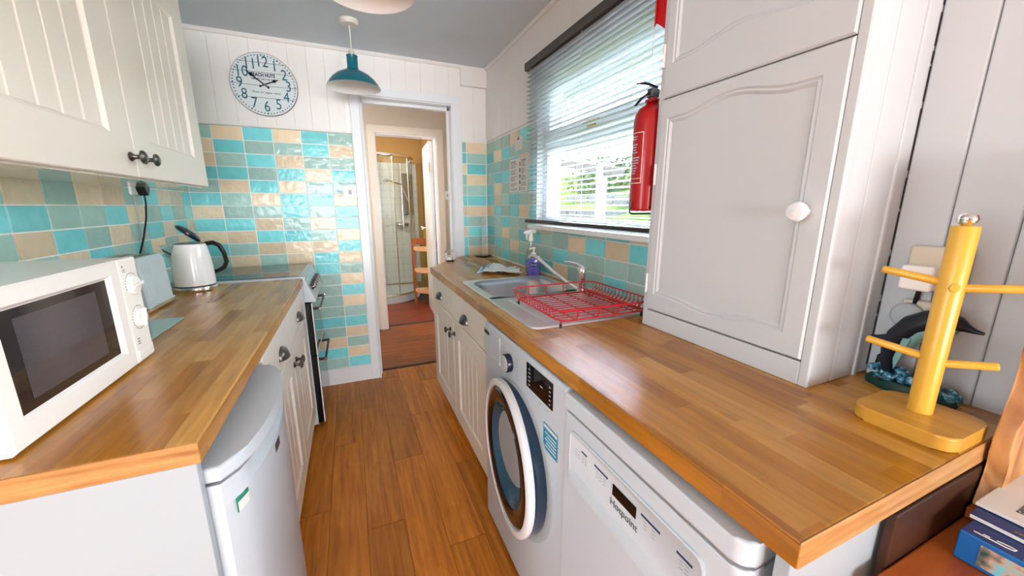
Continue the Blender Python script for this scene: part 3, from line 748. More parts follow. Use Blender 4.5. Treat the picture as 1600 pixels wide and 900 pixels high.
for yy in (1.0, 1.5, 1.99):
    g = G()
    for xx in (.953, .983): g.tube([(xx, yy, 1.2), (xx, yy, 2.0)], .0008, 5)
    obj('ladder_cord', g, 'cord_white', bl)
obj('pull_cord', G().tube([(.945, 1.06, 2.0), (.943, 1.06, 1.75)], .0012, 5), 'cord_white', bl)
for yy in (1.55,):
    obj('rail_clip', G().box(.952, .984, yy - .01, yy + .01, 1.180, 1.186, .001), 'pvc', bl)

# ------------------------------------------------------------------ outside
g = G()
bank = []
NX, NY = 16, 32
vs = {}
for i in range(NX + 1):
    for j in range(NY + 1):
        xx = 1.3 + i * .75; yy = -3 + j * 1.2
        zz = .55 + max(0, xx - 2.2) * .24 + .06 * math.sin(xx * 2 + yy) + .05 * math.sin(yy * 1.7)
        vs[i, j] = g.bm.verts.new((xx, yy, zz))
for i in range(NX):
    for j in range(NY):
        g.bm.faces.new((vs[i, j], vs[i + 1, j], vs[i + 1, j + 1], vs[i, j + 1]))
struct('ground_bank', g, 'grass', 'rough green grass bank rising outside the kitchen window', smooth=True)
fr_ = thing('timber_handrail', 'weathered timber handrail on a post outside the window', 'railing', (2.6, 3.6, .6))
obj('rail', G().obox((2.6, 4.05, 1.755), (.02, 0, 0), (0, .82, .145), (0, -.006, .045), .004), 'grey_timber', fr_)
obj('post', G().box(2.56, 2.64, 3.53, 3.63, .5, 1.70, .004), 'plaster_out', fr_)
st = thing('stone_terrace', 'low grey stone terrace walls on the bank outside', 'garden wall', (4.5, 5.5, .8))
for i, (x, y, w_, z) in enumerate(((3.6, 4.9, 1.6, 1.02), (4.4, 6.4, 2.0, 1.22), (5.6, 7.6, 3.0, 1.52))):
    nblk = 6
    for k in range(nblk):
        yy = y - w_ / 2 + k * w_ / nblk
        obj('stone', G().box(x - .12 + random.uniform(-.02, .02), x + .12, yy + .01, yy + w_ / nblk - .01, z - .35, z + random.uniform(-.03, .03), .02), 'stone', st)
def bush(name, c, r, n, label, seed):
    rnd = random.Random(seed); gg = G()
    for _ in range(n):
        v = Vector((rnd.gauss(0, 1), rnd.gauss(0, 1), rnd.gauss(0, 1))).normalized() * rnd.uniform(.5, 1)
        p = Vector(c) + Vector((v.x * r[0], v.y * r[1], v.z * r[2]))
        t = Vector((rnd.uniform(-1, 1), rnd.uniform(-1, 1), rnd.uniform(-1, 1))).normalized(); u = t.orthogonal().normalized() * .05; t *= .08
        gg.face([p - t, p + u, p + t, p - u])
    return tag(obj(name, gg, 'leaf_green', None, c), label, 'shrub')
bush('shrub', (7.2, 9.5, 2.1), (.8, 2.2, .7), 1500, 'dark leafy hedge at the top of the bank outside', 1)
bush('shrub', (6.6, 6.0, 1.9), (.6, 1.0, .35), 700, 'low shrub on the bank to the right outside the window', 2)
pt = thing('cabbage_palm', 'spiky leaved palm seen through the blind beside the extinguisher', 'tree', (3.0, 3.15, .6))
obj('trunk', G().tube([(3.3, 3.45, .5), (3.3, 3.46, 1.2), (3.3, 3.45, 1.75)], [.09, .07, .06], 10), 'grey_timber', pt)
g = G(); rnd = random.Random(3)
for k in range(90):
    az = rnd.uniform(0, 2 * PI); el = rnd.uniform(-.5, 1.3); L_ = rnd.uniform(.45, .75)
    d = Vector((math.cos(az) * math.cos(el), math.sin(az) * math.cos(el), math.sin(el))); s_ = d.cross(Vector((0, 0, 1))).normalized() * .013
    b0_ = Vector((3.3, 3.45, 1.75)); m_ = b0_ + d * L_ * .5 + Vector((0, 0, .03)); e_ = b0_ + d * L_ + Vector((0, 0, -.1 * L_))
    g.rings([[b0_ - s_, b0_ + s_], [m_ - s_, m_ + s_], [e_ - s_ * .1, e_ + s_ * .1]], closed=False, cap=False)
obj('fronds', g, 'palm_green', pt, smooth=False)
g = G().box(1.16, 1.75, -.2, 3.4, 2.16, 2.2, .0)
struct('roof_soffit', g, 'plaster_out', 'white eaves soffit just outside above the window')

# ------------------------------------------------------------------ kitchen units
def bead_door(name, x, s, y0, y1, z0, z1, parent, mat='cream', fr=.105, pitch=.075, th=.02, panel=True):
    """framed door with a recessed beadboard panel; front face at x, facing s*X"""
    xb = x - s * th; g = G(); lo, hi = min(x, xb), max(x, xb)
    if not panel:
        return obj(name, g.box(lo, hi, y0, y1, z0, z1, .003), mat, parent)
    ix = x - s * .010; e = .012
    # frame as one bevelled ring
    O = [(y0, z0), (y1, z0), (y1, z1), (y0, z1)]; I = [(y0 + fr, z0 + fr), (y1 - fr, z0 + fr), (y1 - fr, z1 - fr), (y0 + fr, z1 - fr)]
    I2 = [(y0 + fr + e, z0 + fr + e), (y1 - fr - e, z0 + fr + e), (y1 - fr - e, z1 - fr - e), (y0 + fr + e, z1 - fr - e)]
    b = .0025; O2 = [(y0 + b, z0 + b), (y1 - b, z0 + b), (y1 - b, z1 - b), (y0 + b, z1 - b)]
    def R(pts, xx): return [(xx, p[0], p[1]) for p in pts]
    g.rings([R(O, xb), R(O, x - s * b), R(O2, x), R(I, x), R(I2, ix)], cap=True)
    d = obj(name, g, mat, parent, smooth=False)
    n = max(2, round((y1 - y0 - 2 * fr - 2 * e) / pitch)); wv = (y1 - y0 - 2 * fr - 2 * e) / n
    pg = G(); c = .0045
    for k in range(n):
        a, b_ = y0 + fr + e + k * wv, y0 + fr + e + (k + 1) * wv
        q = [(a + c, ix + s * .0036), (b_ - c, ix + s * .0036), (b_, ix), (a, ix)]
        pg.prism([(p[1], p[0]) for p in q], 'z', z0 + fr + e - .002, z1 - fr - e + .002)
    obj('panel', pg, mat, d, smooth=False)
    return d
def knob(p, s, parent, r=.0175):
    g = G(); g.lathe([(.012, 0), (.013, .003), (.008, .007), (.006, .011), (.006, .019), (.010, .023), (r, .026), (r, .030), (r * .75, .034), (.006, .036), (.001, .036)], p, (s, 0, 0), 18)
    return obj('knob', g, 'pewter', parent)
def cup(p, s, parent, w=.045, h=.038, d=.026):
    g = G(); x, y, z = p
    for R0, R1 in ((1.0, 0),):
        rings = []
        n = 14
        for i in range(n + 1):
            u = PI * i / n; row = []
            for k in range(9):
                v = PI / 2 * k / 8
                row.append((x + s * d * math.sin(v) * (math.sin(u) ** .7 + 1e-3), y - w * math.cos(u) * (.55 + .45 * math.sin(v) if False else 1), z - .6 * h + h * math.cos(v) * (math.sin(u) ** .6 + 1e-3)))
            rings.append(row)
        g.rings(rings, closed=False, cap=False)
        # lower lip and base flange
    g.tube([(x + s * .002, y - w, z - .6 * h)] + [(x + s * d * math.sin(PI * k / 12), y - w * math.cos(PI * k / 12), z - .6 * h) for k in range(1, 12)] + [(x + s * .002, y + w, z - .6 * h)], .0022, 6)
    g.box(min(x, x + s * .003), max(x, x + s * .003), y - w - .004, y + w + .004, z - .6 * h - .004, z - .6 * h + .006, .001)
    return obj('cup_handle', g, 'pewter', parent)

# wall cabinet, left
wc = thing('wall_cabinet', 'cream beadboard wall cabinet over the microwave with two knobbed doors', 'cabinet', (XL, 1.44, 1.357))
ctop = 2.06
g = G(); g.box(XL + .002, -.561, .84, 2.028, 1.359, ctop, .002); obj('carcass', g, 'cream', wc)
obj('underside', G().box(XL + .002, -.562, .842, 2.026, 1.352, 1.3588), 'cream_gloss', wc)
dA = bead_door('door', -.54, 1, .84, 1.4385, 1.357, ctop + .003, wc); dB = bead_door('door', -.54, 1, 1.4415, 2.031, 1.357, ctop + .003, wc)
knob((-.54, 1.41, 1.41), 1, dA); knob((-.54, 1.49, 1.41), 1, dB)

# worktop left
wl_ = thing('worktop', 'wood stave worktop on the left carrying the microwave and kettle', 'worktop', (-.56, 1.48, .862))
obj('slab', G().box(XL + .002, -.2595, .7045, 2.25, .862, .90, .004, 2), 'worktop_laminate', wl_)
obj('end_strip', G().box(XL + .002, -.2585, .7025, .705, .8622, .8995, .001, 1), 'worktop_edge', wl_)
obj('front_strip', G().box(-.2598, -.2578, .7035, 2.2495, .8625, .8955, .001, 1), 'worktop_laminate', wl_)
# end panel and base cabinet left
tag(obj('end_panel', G().box(XL + .003, -.266, .705, .723, 0, .861, .0015), 'panel_paint', None, (-.56, .714, 0)), 'flat white end panel under the left worktop, facing the room', 'panel')
bcL = thing('base_cabinet', 'cream base cabinet between the fridge and the cooker', 'cabinet', (-.56, 1.74, 0))
obj('carcass', G().box(XL + .004, -.289, 1.232, 2.245, .10, .861, .001), 'cream', bcL)
obj('plinth', G().box(-.36, -.34, 1.232, 2.245, .0, .10), 'cream', bcL)
xf = -.268
for (ya, yb, kn_y) in ((1.234, 1.739, 1.80 - .10), (1.742, 2.243, 1.88 - .08)):
    dr = bead_door('drawer', xf, 1, ya, yb, .70, .856, bcL, panel=False)
    cup((xf, (ya + yb) / 2 + .02, .765), 1, dr)
    d = bead_door('door', xf, 1, ya, yb, .105, .695, bcL, fr=.09, pitch=.07)
    knob((xf, kn_y + (.035 if ya < 1.5 else 0), .618), 1, d)

# fridge
fr = thing('fridge', 'white undercounter fridge with a bowed door under the left worktop', 'fridge', (-.5, .96, 0))
obj('body', G().box(-.82, -.285, .735, 1.205, .02, .80, .006), 'white_enamel', fr)
for (x, y) in ((-.78, .78), (-.33, .78), (-.78, 1.16), (-.33, 1.16)): obj('foot', G().cyl((x, y, 0), (x, y, .021), .018), 'rubber', fr)
def bow(x0, x1, n=16, ya=.73, yb=1.21, c=.02):
    P = []
    for k in range(n + 1):
        t = -1 + 2 * k / n; P.append((x0 + (x1 - x0) * (1 - t * t) ** .5 if abs(t) < 1 else x0, ya + (yb - ya) * k / n))
    return P
lid = [(-.83, .728)] + [(-.245 + .052 * (1 - (-1 + 2 * k / 16) ** 2) ** .6, .728 + .482 * k / 16) for k in range(17)] + [(-.83, 1.21)]
obj('top', G().prism(lid, 'z', .802, .832, .007, 3), 'white_enamel', fr)
def fdoor(inset): return [(-.283, .73)] + [(-.248 + .050 * (1 - (-1 + 2 * k / 16) ** 2) ** .6 - inset, .73 + .478 * k / 16) for k in range(17)] + [(-.283, 1.208)]
dg = G(); dg.prism(fdoor(0), 'z', .045, .755, .004, 2)
dgx = obj('door', dg, 'white_enamel', fr)
# scooped grip: top strip of the door set back in the middle
g = G(); Pz = []
for k in range(17):
    t = -1 + 2 * k / 16; yv = .73 + .478 * k / 16; xo = -.248 + .050 * (1 - t * t) ** .6
    dip = .0 if abs(t) > .72 else .022 * (1 - (t / .72) ** 2) ** .5
    Pz.append([(-.283, yv, .753), (xo, yv, .753), (xo - dip * .2, yv, .765), (xo - dip, yv, .776), (xo - dip, yv, .797), (-.283, yv, .797)])
g.rings(Pz, closed=True, cap=True); obj('grip', g, 'white_enamel', dgx)
def front_x(y):
    t = -1 + 2 * (y - .73) / .478; return -.248 + .050 * max(0, 1 - t * t) ** .6
def sticker(name, y0, y1, z0, z1, mat, lift):
    gg = G(); n = 6
    gg.rings([[(front_x(y0 + (y1 - y0) * k / n) + lift, y0 + (y1 - y0) * k / n, z) for z in (z0, z1)] for k in range(n + 1)], closed=False, cap=False)
    return obj(name, gg, mat, dgx, smooth=False)
sticker('badge', .915, .957, .722, .744, 'dark_grey', .0006)
sticker('energy_sticker', .742, .772, .722, .751, 'paper', .0010)
sticker('sticker_band', .742, .772, .742, .751, 'sticker_green', .0014)
sticker('sticker_edge', .742, .745, .722, .742, 'sticker_green', .0014)

# cooker
ck = thing('cooker', 'white slot-in double oven cooker with a black ceramic hob', 'cooker', (-.55, 2.51, 0))
y0c, y1c = 2.262, 2.762
obj('body', G().box(-.84, -.262, y0c, y1c, .03, .885, .003), 'white_enamel', ck)
obj('hob_surround', G().box(-.845, -.246, y0c - .002, y1c + .002, .885, .908, .004), 'white_enamel', ck)
hob = obj('hob', G().box(-.825, -.276, y0c + .022, y1c - .022, .906, .9105, .001), 'hob_glass', ck)
g = G()
for (x, y, r) in ((-.43, 2.39, .09), (-.43, 2.63, .07), (-.68, 2.39, .07), (-.68, 2.63, .09)):
    g.tube([(x + r * math.cos(2 * PI * k / 24), y + r * math.sin(2 * PI * k / 24), .9106) for k in range(24)], .0006, 4, closed=True)
obj('heating_ring', g, 'ink_pale', hob)
cp = obj('control_panel', G().prism([(-.262, .765), (-.209, .763), (-.205, .772), (-.25, .896), (-.262, .898)], 'y', y0c, y1c, .002, 1), 'white_enamel', ck)
nrm = Vector((.124, 0, .045)).normalized()
for k in range(6):
    p = Vector((-.2275, 2.33 + k * .072, .836)); g = G()
    g.lathe([(.019, 0), (.019, .006), (.014, .008), (.012, .020), (.001, .021)], p, nrm, 16); g.obox(p + nrm * .022, (.0025, 0, 0), (0, .004, 0), (-.005, 0, .013))
    obj('knob', g, 'pewter', cp)
for (za, zb) in ((.455, .757), (.04, .450)):
    d = obj('oven_door', G().box(-.262, -.232, y0c + .002, y1c - .002, za, zb, .002), 'black_gloss', ck)
    obj('glass', G().box(-.232, -.226, y0c, y1c, za, zb, .0015), 'white_gloss', d)
    obj('window', G().box(-.2262, -.2252, y0c + .012, y1c - .012, za + .012, zb - .012), 'oven_window', d)
    zh = zb - .05
    h = G(); h.tube([(-.195, 2.335, zh), (-.195, 2.70, zh)], .0065, 8)
    for yy in (2.345, 2.69): h.box(-.227, -.192, yy - .008, yy + .008, zh - .007, zh + .007, .002)
    obj('handle', h, 'black_plastic', d)
    for yy in (2.335, 2.70): obj('handle_end', G().cyl((-.195, yy - .002, zh), (-.195, yy + .002, zh), .0085, None, 14), 'chrome', d)

# microwave
mw = thing('microwave', 'white microwave oven with two dials on the left worktop', 'microwave', (-.65, .98, .90))
obj('case', G().box(-.80, -.515, .758, 1.208, .91, 1.156, .006, 3), 'white_plastic', mw)
for (x, y) in ((-.77, .79), (-.53, .79), (-.77, 1.17), (-.53, 1.17)): obj('foot', G().cyl((x, y, .90), (x, y, .911), .012, None, 12), 'rubber', mw)
def ringframe(x, s, o, i, i2, dep, back):
    g = G(); R = lambda q, xx: [(xx, q[0], q[2]), (xx, q[1], q[2]), (xx, q[1], q[3]), (xx, q[0], q[3])]
    b = .004; ob = (o[0] + b, o[1] - b, o[2] + b, o[3] - b)
    g.rings([R(o, back), R(o, x - s * b), R(ob, x), R(i, x), R(i2, x - s * dep)], cap=True); return g
md = obj('door', ringframe(-.494, 1, (.756, 1.1275, .905, 1.157), (.788, 1.096, .944, 1.127), (.795, 1.083, .951, 1.121), .007, -.516), 'white_plastic', mw, smooth=False)
obj('window', G().box(-.5008, -.4998, .796, 1.082, .952, 1.120), 'microwave_window', md)
obj('mesh_screen', G().box(-.4998, -.4994, .826, 1.040, .968, 1.104), 'microwave_mesh', md)
mp = obj('control_panel', G().box(-.516, -.494, 1.129, 1.210, .905, 1.157, .005, 3), 'white_plastic', mw)
obj('door_button', G().box(-.495, -.4915, 1.134, 1.206, .910, .938, .002), 'white_plastic', mp)
for i, zc in enumerate((1.092, 1.012)):
    k = G(); k.lathe([(.0235, 0), (.023, .006), (.021, .009), (.001, .0095)], (-.494, 1.172, zc), (1, 0, 0), 28)
    ang = math.radians(8 if i == 0 else 78)
    ydir = Vector((0, math.cos(ang), math.sin(ang))); zdir = Vector((0, -math.sin(ang), math.cos(ang)))
    k.obox(Vector((-.4835, 1.172, zc)), (.0045, 0, 0), ydir * .0215, zdir * .0042, .0015)
    obj('dial', k, 'white_plastic', mp)
    g = G()
    for j in range(26):
        t = 2 * PI * j / 26
        if i == 0 and not (-.3 < t < PI + .3): 
            if not (t > 2 * PI - .3): continue
        g.obox((-.4938, 1.172 + .0285 * math.cos(t), zc + .0285 * math.sin(t)), (.0003, 0, 0), (0, -.0016 * math.sin(t), .0016 * math.cos(t)), (0, .0009 * math.cos(t), .0009 * math.sin(t)))
    obj('dial_marks', g, 'ink_grey', mp)
g = G(); g.obox((-.4938, 1.145, 1.139), (.0003, 0, 0), (0, .002, 0), (0, 0, .002))
for z in (1.131, 1.127): g.obox((-.4938, 1.149, z), (.0003, 0, 0), (0, .005, 0), (0, 0, .0008))
for z in (.963, .957, .951): g.obox((-.4938, 1.150, z), (.0003, 0, 0), (0, .005, 0), (0, 0, .0012))
obj('printed_marks', g, 'ink_grey', mp)

# glass chopping board
tag(obj('chopping_board', G().box(-.82, -.549, 1.225, 1.583, .9005, .9055, .002), 'glass_teal', None, (-.68, 1.4, .9005)), 'pale green glass chopping board flat on the left worktop beside the microwave', 'chopping board')

# toaster
ts = thing('toaster', 'pale blue grey toaster with a rippled side and chrome foot', 'toaster', (-.755, 1.80, .90))
tp = [(-.83, .915), (-.832, 1.08), (-.82, 1.097), (-.70, 1.097), (-.688, 1.08), (-.680, .915)]
obj('shell', G().prism(tp, 'y', 1.692, 1.902, .006, 3), 'toaster_blue', ts)
for y in [1.712 + k * .009 for k in range(6)]:
    obj('ripple', G().tube([(-.6815, y, .945), (-.684, y, 1.0), (-.688, y, 1.055)], .0036, 6), 'toaster_blue', ts)
obj('chrome_base', G().box(-.835, -.676, 1.687, 1.907, .906, .924, .003), 'chrome', ts)
for x in (-.815, -.70):
    for y in (1.72, 1.87): obj('foot', G().cyl((x, y, .90), (x, y, .907), .008, None, 12), 'white_plastic', ts)
obj('top_slots', G().box(-.80, -.775, 1.72, 1.875, 1.0965, 1.0985).box(-.745, -.72, 1.72, 1.875, 1.0965, 1.0985), 'black_plastic', ts)
obj('end_control', G().box(-.78, -.735, 1.905, 1.9075, .93, 1.05, .001), 'chrome', ts)
obj('lever', G().box(-.715, -.70, 1.902, 1.925, 1.03, 1.04, .002).box(-.715, -.70, 1.902, 1.925, 1.008, 1.018, .002), 'black_plastic', ts)

# kettle
kt = thing('kettle', 'white kettle with its black lid open and a black handle', 'kettle', (-.675, 2.13, .90))
kc = (-.675, 2.13, 0)
obj('chrome_ring', G().lathe([(.078, .9), (.080, .903), (.080, .918), (.077, .922), (.001, .922)], kc, n=36), 'chrome', kt)
obj('black_band', G().lathe([(.0775, .9215), (.0775, .927), (.001, .927)], kc, n=36), 'black_plastic', kt)
obj('body', G().lathe([(.0765, .926), (.077, .95), (.075, 1.0), (.071, 1.05), (.064, 1.095), (.060, 1.11), (.054, 1.113), (.001, 1.113)], kc, n=40), 'kettle_white', kt)
obj('mouth', G().lathe([(.052, 1.112), (.052, 1.1145), (.048, 1.115), (.001, 1.115)], kc, n=30), 'black_plastic', kt)
g = G()  # spout, a pointed chrome V on the side away from the handle
sd = Vector((-.94, -.34, 0)).normalized(); sp = Vector((-sd.y, sd.x, 0)); base = Vector((-.675, 2.13, 0))
T_ = lambda r, w_, z: base + sd * r + sp * w_ + Vector((0, 0, z))
g.face([T_(.052, -.038, 1.111), T_(.098, -.003, 1.109), T_(.074, 0, 1.03)]); g.face([T_(.098, .003, 1.109), T_(.052, .038, 1.111), T_(.074, 0, 1.03)])
g.face([T_(.098, -.003, 1.109), T_(.098, .003, 1.109), T_(.074, 0, 1.03)]); g.face([T_(.052, -.038, 1.111), T_(.052, .038, 1.111), T_(.098, .003, 1.109), T_(.098, -.003, 1.109)])
obj('spout', g, 'chrome', kt, smooth=False)
hd = -sd
H = lambda r, z: base + hd * r + Vector((0, 0, z))
obj('handle', G().tube([H(.055, 1.108), H(.085, 1.112), H(.108, 1.098), H(.122, 1.06), H(.126, 1.02), H(.115, .995), H(.095, .982), H(.074, .975)], [.012, .013, .013, .012, .012, .012, .011, .010], 12, flat=(1.15, .8)), 'black_plastic', kt)
la = math.radians(43); ln = (hd * math.sin(la) + Vector((0, 0, math.cos(la)))).normalized(); lc = base + hd * .040 + sd * .050 * math.cos(la) + Vector((0, 0, 1.122 + .050 * math.sin(la)))
obj('lid', G().lathe([(.001, -.010), (.046, -.008), (.053, -.002), (.053, .004), (.042, .012), (.02, .017), (.001, .018)], lc, ln, 30), 'navy', kt)

# wall socket with plug behind the toaster
so = thing('wall_socket', 'white double wall socket under the wall cabinet with a black plug in it', 'socket', (XL, 2.235, 1.37))
obj('plate', G().box(XL - .0005, XL + .009, 2.165, 2.311, 1.325, 1.411, .003), 'white_plastic', so)
obj('switch', G().box(XL + .009, XL + .012, 2.285, 2.297, 1.338, 1.352, .001).box(XL + .009, XL + .012, 2.18, 2.19, 1.385, 1.40, .001), 'ink_pale', so)
pg = thing('black_plug', 'black mains plug and cable hanging from the socket behind the toaster', 'plug', (XL + .03, 2.225, 1.37))
g = G(); g.prism([(2.196, 1.385), (2.256, 1.385), (2.256, 1.365), (2.240, 1.345), (2.235, 1.322), (2.219, 1.322), (2.213, 1.345), (2.196, 1.365)], 'x', XL + .010, XL + .042, .005, 2)
obj('plug_body', g, 'black_plastic', pg)
obj('cable', G().tube([(XL + .026, 2.227, 1.325), (XL + .026, 2.228, 1.29), (XL + .03, 2.19, 1.22), (XL + .035, 2.12, 1.14), (XL + .03, 2.05, 1.05), (XL + .02, 1.99, .96), (XL + .02, 1.96, .905)], .0036, 8), 'black_plastic', pg)
tag(obj('white_flex', G().tube([(XL + .004, 2.19, 1.326), (XL + .004, 2.19, 1.25), (XL + .004, 2.19, 1.10), (XL + .004, 2.20, .905)], .0025, 6), 'ink_pale', None, (XL, 2.19, .905)), 'thin grey flex running down the tiles below the double socket', 'cable')
# fused spur by the door
sp_ = thing('fused_switch', 'white fused cooker switch on the tiles left of the doorway', 'light switch', (.022, 2.855, 1.37))
obj('plate', G().box(-.022, .060, 2.838, 2.8555, 1.332, 1.412, .003), 'white_plastic', sp_)
obj('fuse_cover', G().box(.008, .030, 2.8355, 2.838, 1.355, 1.385, .001), 'ink_pale', sp_)
g = G()
for xx in (-.012, .050): g.cyl((xx, 2.8372, 1.37), (xx, 2.838, 1.37), .0032, None, 10)
obj('screw', g, 'ink_grey', sp_)

# ------------------------------------------------------------------ clock
ckx, ckz = -.399, 1.983
cl = thing('wall_clock', 'round beach hut wall clock with teal numerals on the back wall', 'clock', (ckx, 2.838, ckz))
obj('rim', G().lathe([(.001, 0), (.1735, 0), (.1745, .006), (.1735, .013), (.171, .013), (.171, .0125), (.001, .0125)], (ckx, 2.838, ckz), (0, -1, 0), 64), 'clock_rim', cl)
fy = 2.838 - .0128
obj('face', G().lathe([(.001, 0), (.1712, 0), (.1712, .0008), (.001, .0008)], (ckx, fy + .0002, ckz), (0, -1, 0), 64), 'clock_face', cl)
fy -= .0009
g = G()
for dz in (.118, .066, -.006, -.073):
    hw = math.sqrt(.171 ** 2 - dz * dz) - .001
    g.box(ckx - hw, ckx + hw, fy - .0002, fy, ckz + dz - .0012, ckz + dz + .0012)
obj('plank_line', g, 'clock_rim', cl)
g = G()
for k in range(60):
    t = 2 * PI * k / 60; r = .159; q = .0032 if k % 5 else .0042
    c = Vector((ckx + r * math.sin(t), fy - .0003, ckz + r * math.cos(t)))
    g.obox(c, (q * math.cos(t) * .8, 0, -q * math.sin(t) * .8), (0, .0003, 0), (q * math.sin(t), 0, q * math.cos(t)))
obj('minute_marks', g, 'navy_ink', cl)
for h in range(1, 13):
    t = 2 * PI * h / 12; r = .122
    text('numeral', str(h), .084, 'teal_ink', cl, (ckx + r * math.sin(t) * 1.02, fy - .0004, ckz + r * math.cos(t)), (1, 0, 0), (0, 0, 1), sx=.8)
text('lettering', 'BEACH HUTS', .026, 'navy_ink', cl, (ckx - .002, fy - .0004, ckz + .051), (1, 0, 0), (0, 0, 1), sx=.8, bold=.001)
text('lettering', 'HIRE BY DAY OR WEEK', .0125, 'navy_ink', cl, (ckx + .004, fy - .0004, ckz + .029), (1, 0, 0), (0, 0, 1), bold=.0003)
text('lettering', 'From £1 upper week', .017, 'navy_ink', cl, (ckx + .005, fy - .0004, ckz - .043), (1, 0, 0), (0, 0, 1), italic=.35)
def hand(name, ang, L, tail, yy):
    d = Vector((math.sin(ang), 0, math.cos(ang))); n = Vector((math.cos(ang), 0, -math.sin(ang))); c = Vector((ckx, yy, ckz)); g = G()
    def pp(l, w_): return c + d * l + n * w_
    out = [pp(-tail, -.003), pp(L * .55, -.0032), pp(L * .68, -.0095), pp(L * .80, -.003), pp(L, -.0008), pp(L, .0008), pp(L * .80, .003), pp(L * .68, .0095), pp(L * .55, .0032), pp(-tail, .003)]
    g.rings([[p for p in out], [p - Vector((0, .0012, 0)) for p in out]])
    g.lathe([(.001, 0), (.006, 0), (.006, .0014), (.001, .0014)], c - d * tail, (0, -1, 0), 12)
    return obj(name, g, 'ink', cl, smooth=False)
hand('minute_hand', math.radians(-52), .118, .024, fy - .004); hand('hour_hand', math.radians(66), .085, .024, fy - .002)
obj('hub', G().lathe([(.006, 0), (.006, .007), (.001, .008)], (ckx, fy, ckz), (0, -1, 0), 14), 'pewter', cl)

# ------------------------------------------------------------------ pendant lamps
def pendant(x, y, label):
    t = thing('pendant_lamp', label, 'pendant lamp', (x, y, ZC), 'teal pendant lamps on the ceiling')
    obj('ceiling_rose', G().lathe([(.048, 0), (.048, -.010), (.040, -.022), (.012, -.026), (.001, -.026)], (x, y, ZC), n=28), 'cord_white', t)
    obj('cord', G().cyl((x, y, ZC - .02), (x, y, 2.075), .0035, None, 8), 'cord_white', t)
    obj('lamp_holder', G().lathe([(.010, 2.105), (.016, 2.098), (.018, 2.075), (.024, 2.072), (.024, 2.060), (.001, 2.060)], (x, y, 0), n=18), 'cord_white', t)
    out = [(.030, 2.078), (.028, 2.07), (.028, 2.02), (.032, 2.008), (.056, 1.997), (.086, 1.981), (.110, 1.961), (.127, 1.940), (.137, 1.923), (.140, 1.918)]
    obj('shade', G().lathe([(.020, 2.078)] + out + [(.138, 1.9175), (.136, 1.9195)], (x, y, 0), n=48), 'teal_enamel', t) if False else None
    g = G(); c = (x, y, 0); n = 48
    prof = [(.018, 2.079)] + out
    g.rings([[(x + r * math.cos(2 * PI * k / n), y + r * math.sin(2 * PI * k / n), z) for k in range(n)] for r, z in prof], cap=False)
    obj('shade', g, 'teal_enamel', t)
    g = G(); prof = [(.1395, 1.9175), (.1345, 1.9215), (.124, 1.939), (.107, 1.959), (.084, 1.978), (.055, 1.993), (.030, 2.003), (.025, 2.014), (.025, 2.05), (.001, 2.05)]
    g.rings([[(x + r * math.cos(2 * PI * k / n), y + r * math.sin(2 * PI * k / n), z) for k in range(n)] for r, z in prof], cap=False)
    obj('shade_lining', g, 'shade_white', t)
    obj('bulb', G().sphere((x, y, 2.015), .02, .02, .028), 'shade_white', t)
    return t
pendant(.085, 2.43, 'teal enamel pendant lamp hanging before the doorway, farther from the camera')
pendant(.108, 1.38, 'teal rimmed pendant lamp cut off by the top of the picture')

# ------------------------------------------------------------------ right hand worktop and units
wr_ = thing('worktop', 'long wood stave worktop on the right holding the sink and mug tree', 'worktop', (.76, 1.5, .862))
SX0, SX1, SY0, SY1 = .545, .905, 1.435, 1.775      # bowl
poly = [(.447, .2015), (XN + .010, .2015), (XN + .010, .80), (XR, .80), (XR, 2.852), (.812, 2.852), (.812, 2.832), (.72, 2.733), (.447, 2.375)]
g = G()
# slab with a hole for the bowl: four strips round it
Y = [(.2015, SY0), (SY0, SY1)]
def slab(pl): g.prism(pl, 'z', .862, .90, .003, 2)
HX0, HX1, HY0, HY1 = SX0 - .02, SX1 + .02, SY0 - .02, SY1 + .02
slab([(.447, .2015), (XN + .010, .2015), (XN + .010, .80), (XR, .80), (XR, HY0), (.447, HY0)])
g.box(.447, HX0, HY0, HY1, .862, .8999); g.box(HX1, XR, HY0, HY1, .862, .8999)
slab([(.447, HY1), (XR, HY1), (XR, 2.852), (.812, 2.852), (.812, 2.832), (.72, 2.733), (.447, 2.375)])
obj('slab', g, 'worktop_laminate', wr_)
obj('end_strip', G().box(.446, XN + .010, .199, .202, .8625, .8995, .001, 1), 'worktop_edge', wr_)
obj('front_strip', G().box(.4452, .4474, .2005, 2.374, .8625, .8955, .001, 1), 'worktop_laminate', wr_)
# sealant line under the tiles
g = G().box(XR - .006, XR + .001, .93, 2.83, .8995, .906, .001); struct('trim_7', g, 'white_plastic', 'white sealant line between the right worktop and the tiles')
# base cabinet right
bcR = thing('base_cabinet', 'cream base cabinet under the sink beside the washing machine', 'cabinet', (.7, 1.86, 0))
obj('carcass', G().box(.489, .99, 1.345, 2.42, .10, .80, .001).box(.489, .53, 1.345, 2.42, .80, .861), 'cream', bcR)
obj('plinth', G().box(.55, .57, 1.345, 2.42, 0, .10), 'cream', bcR)
xf = .467
for (ya, yb, ky) in ((1.347, 1.898, 1.935 - .06), (1.901, 2.42, 2.0 - .035)):
    dr = bead_door('drawer', xf, -1, ya, yb, .695, .856, bcR, panel=False)
    cup((xf, (ya + yb) / 2 + .045, .758), -1, dr)
    d = bead_door('door', xf, -1, ya, yb, .105, .689, bcR, fr=.09, pitch=.07)
    knob((xf, ky, .612), -1, d)
# near end panel of the right run
tag(obj('end_panel', G().box(.462, XN + .008, .213, .232, 0, .861, .002), 'panel_paint', None, (.76, .22, 0)), 'white end panel under the near end of the right worktop', 'panel')

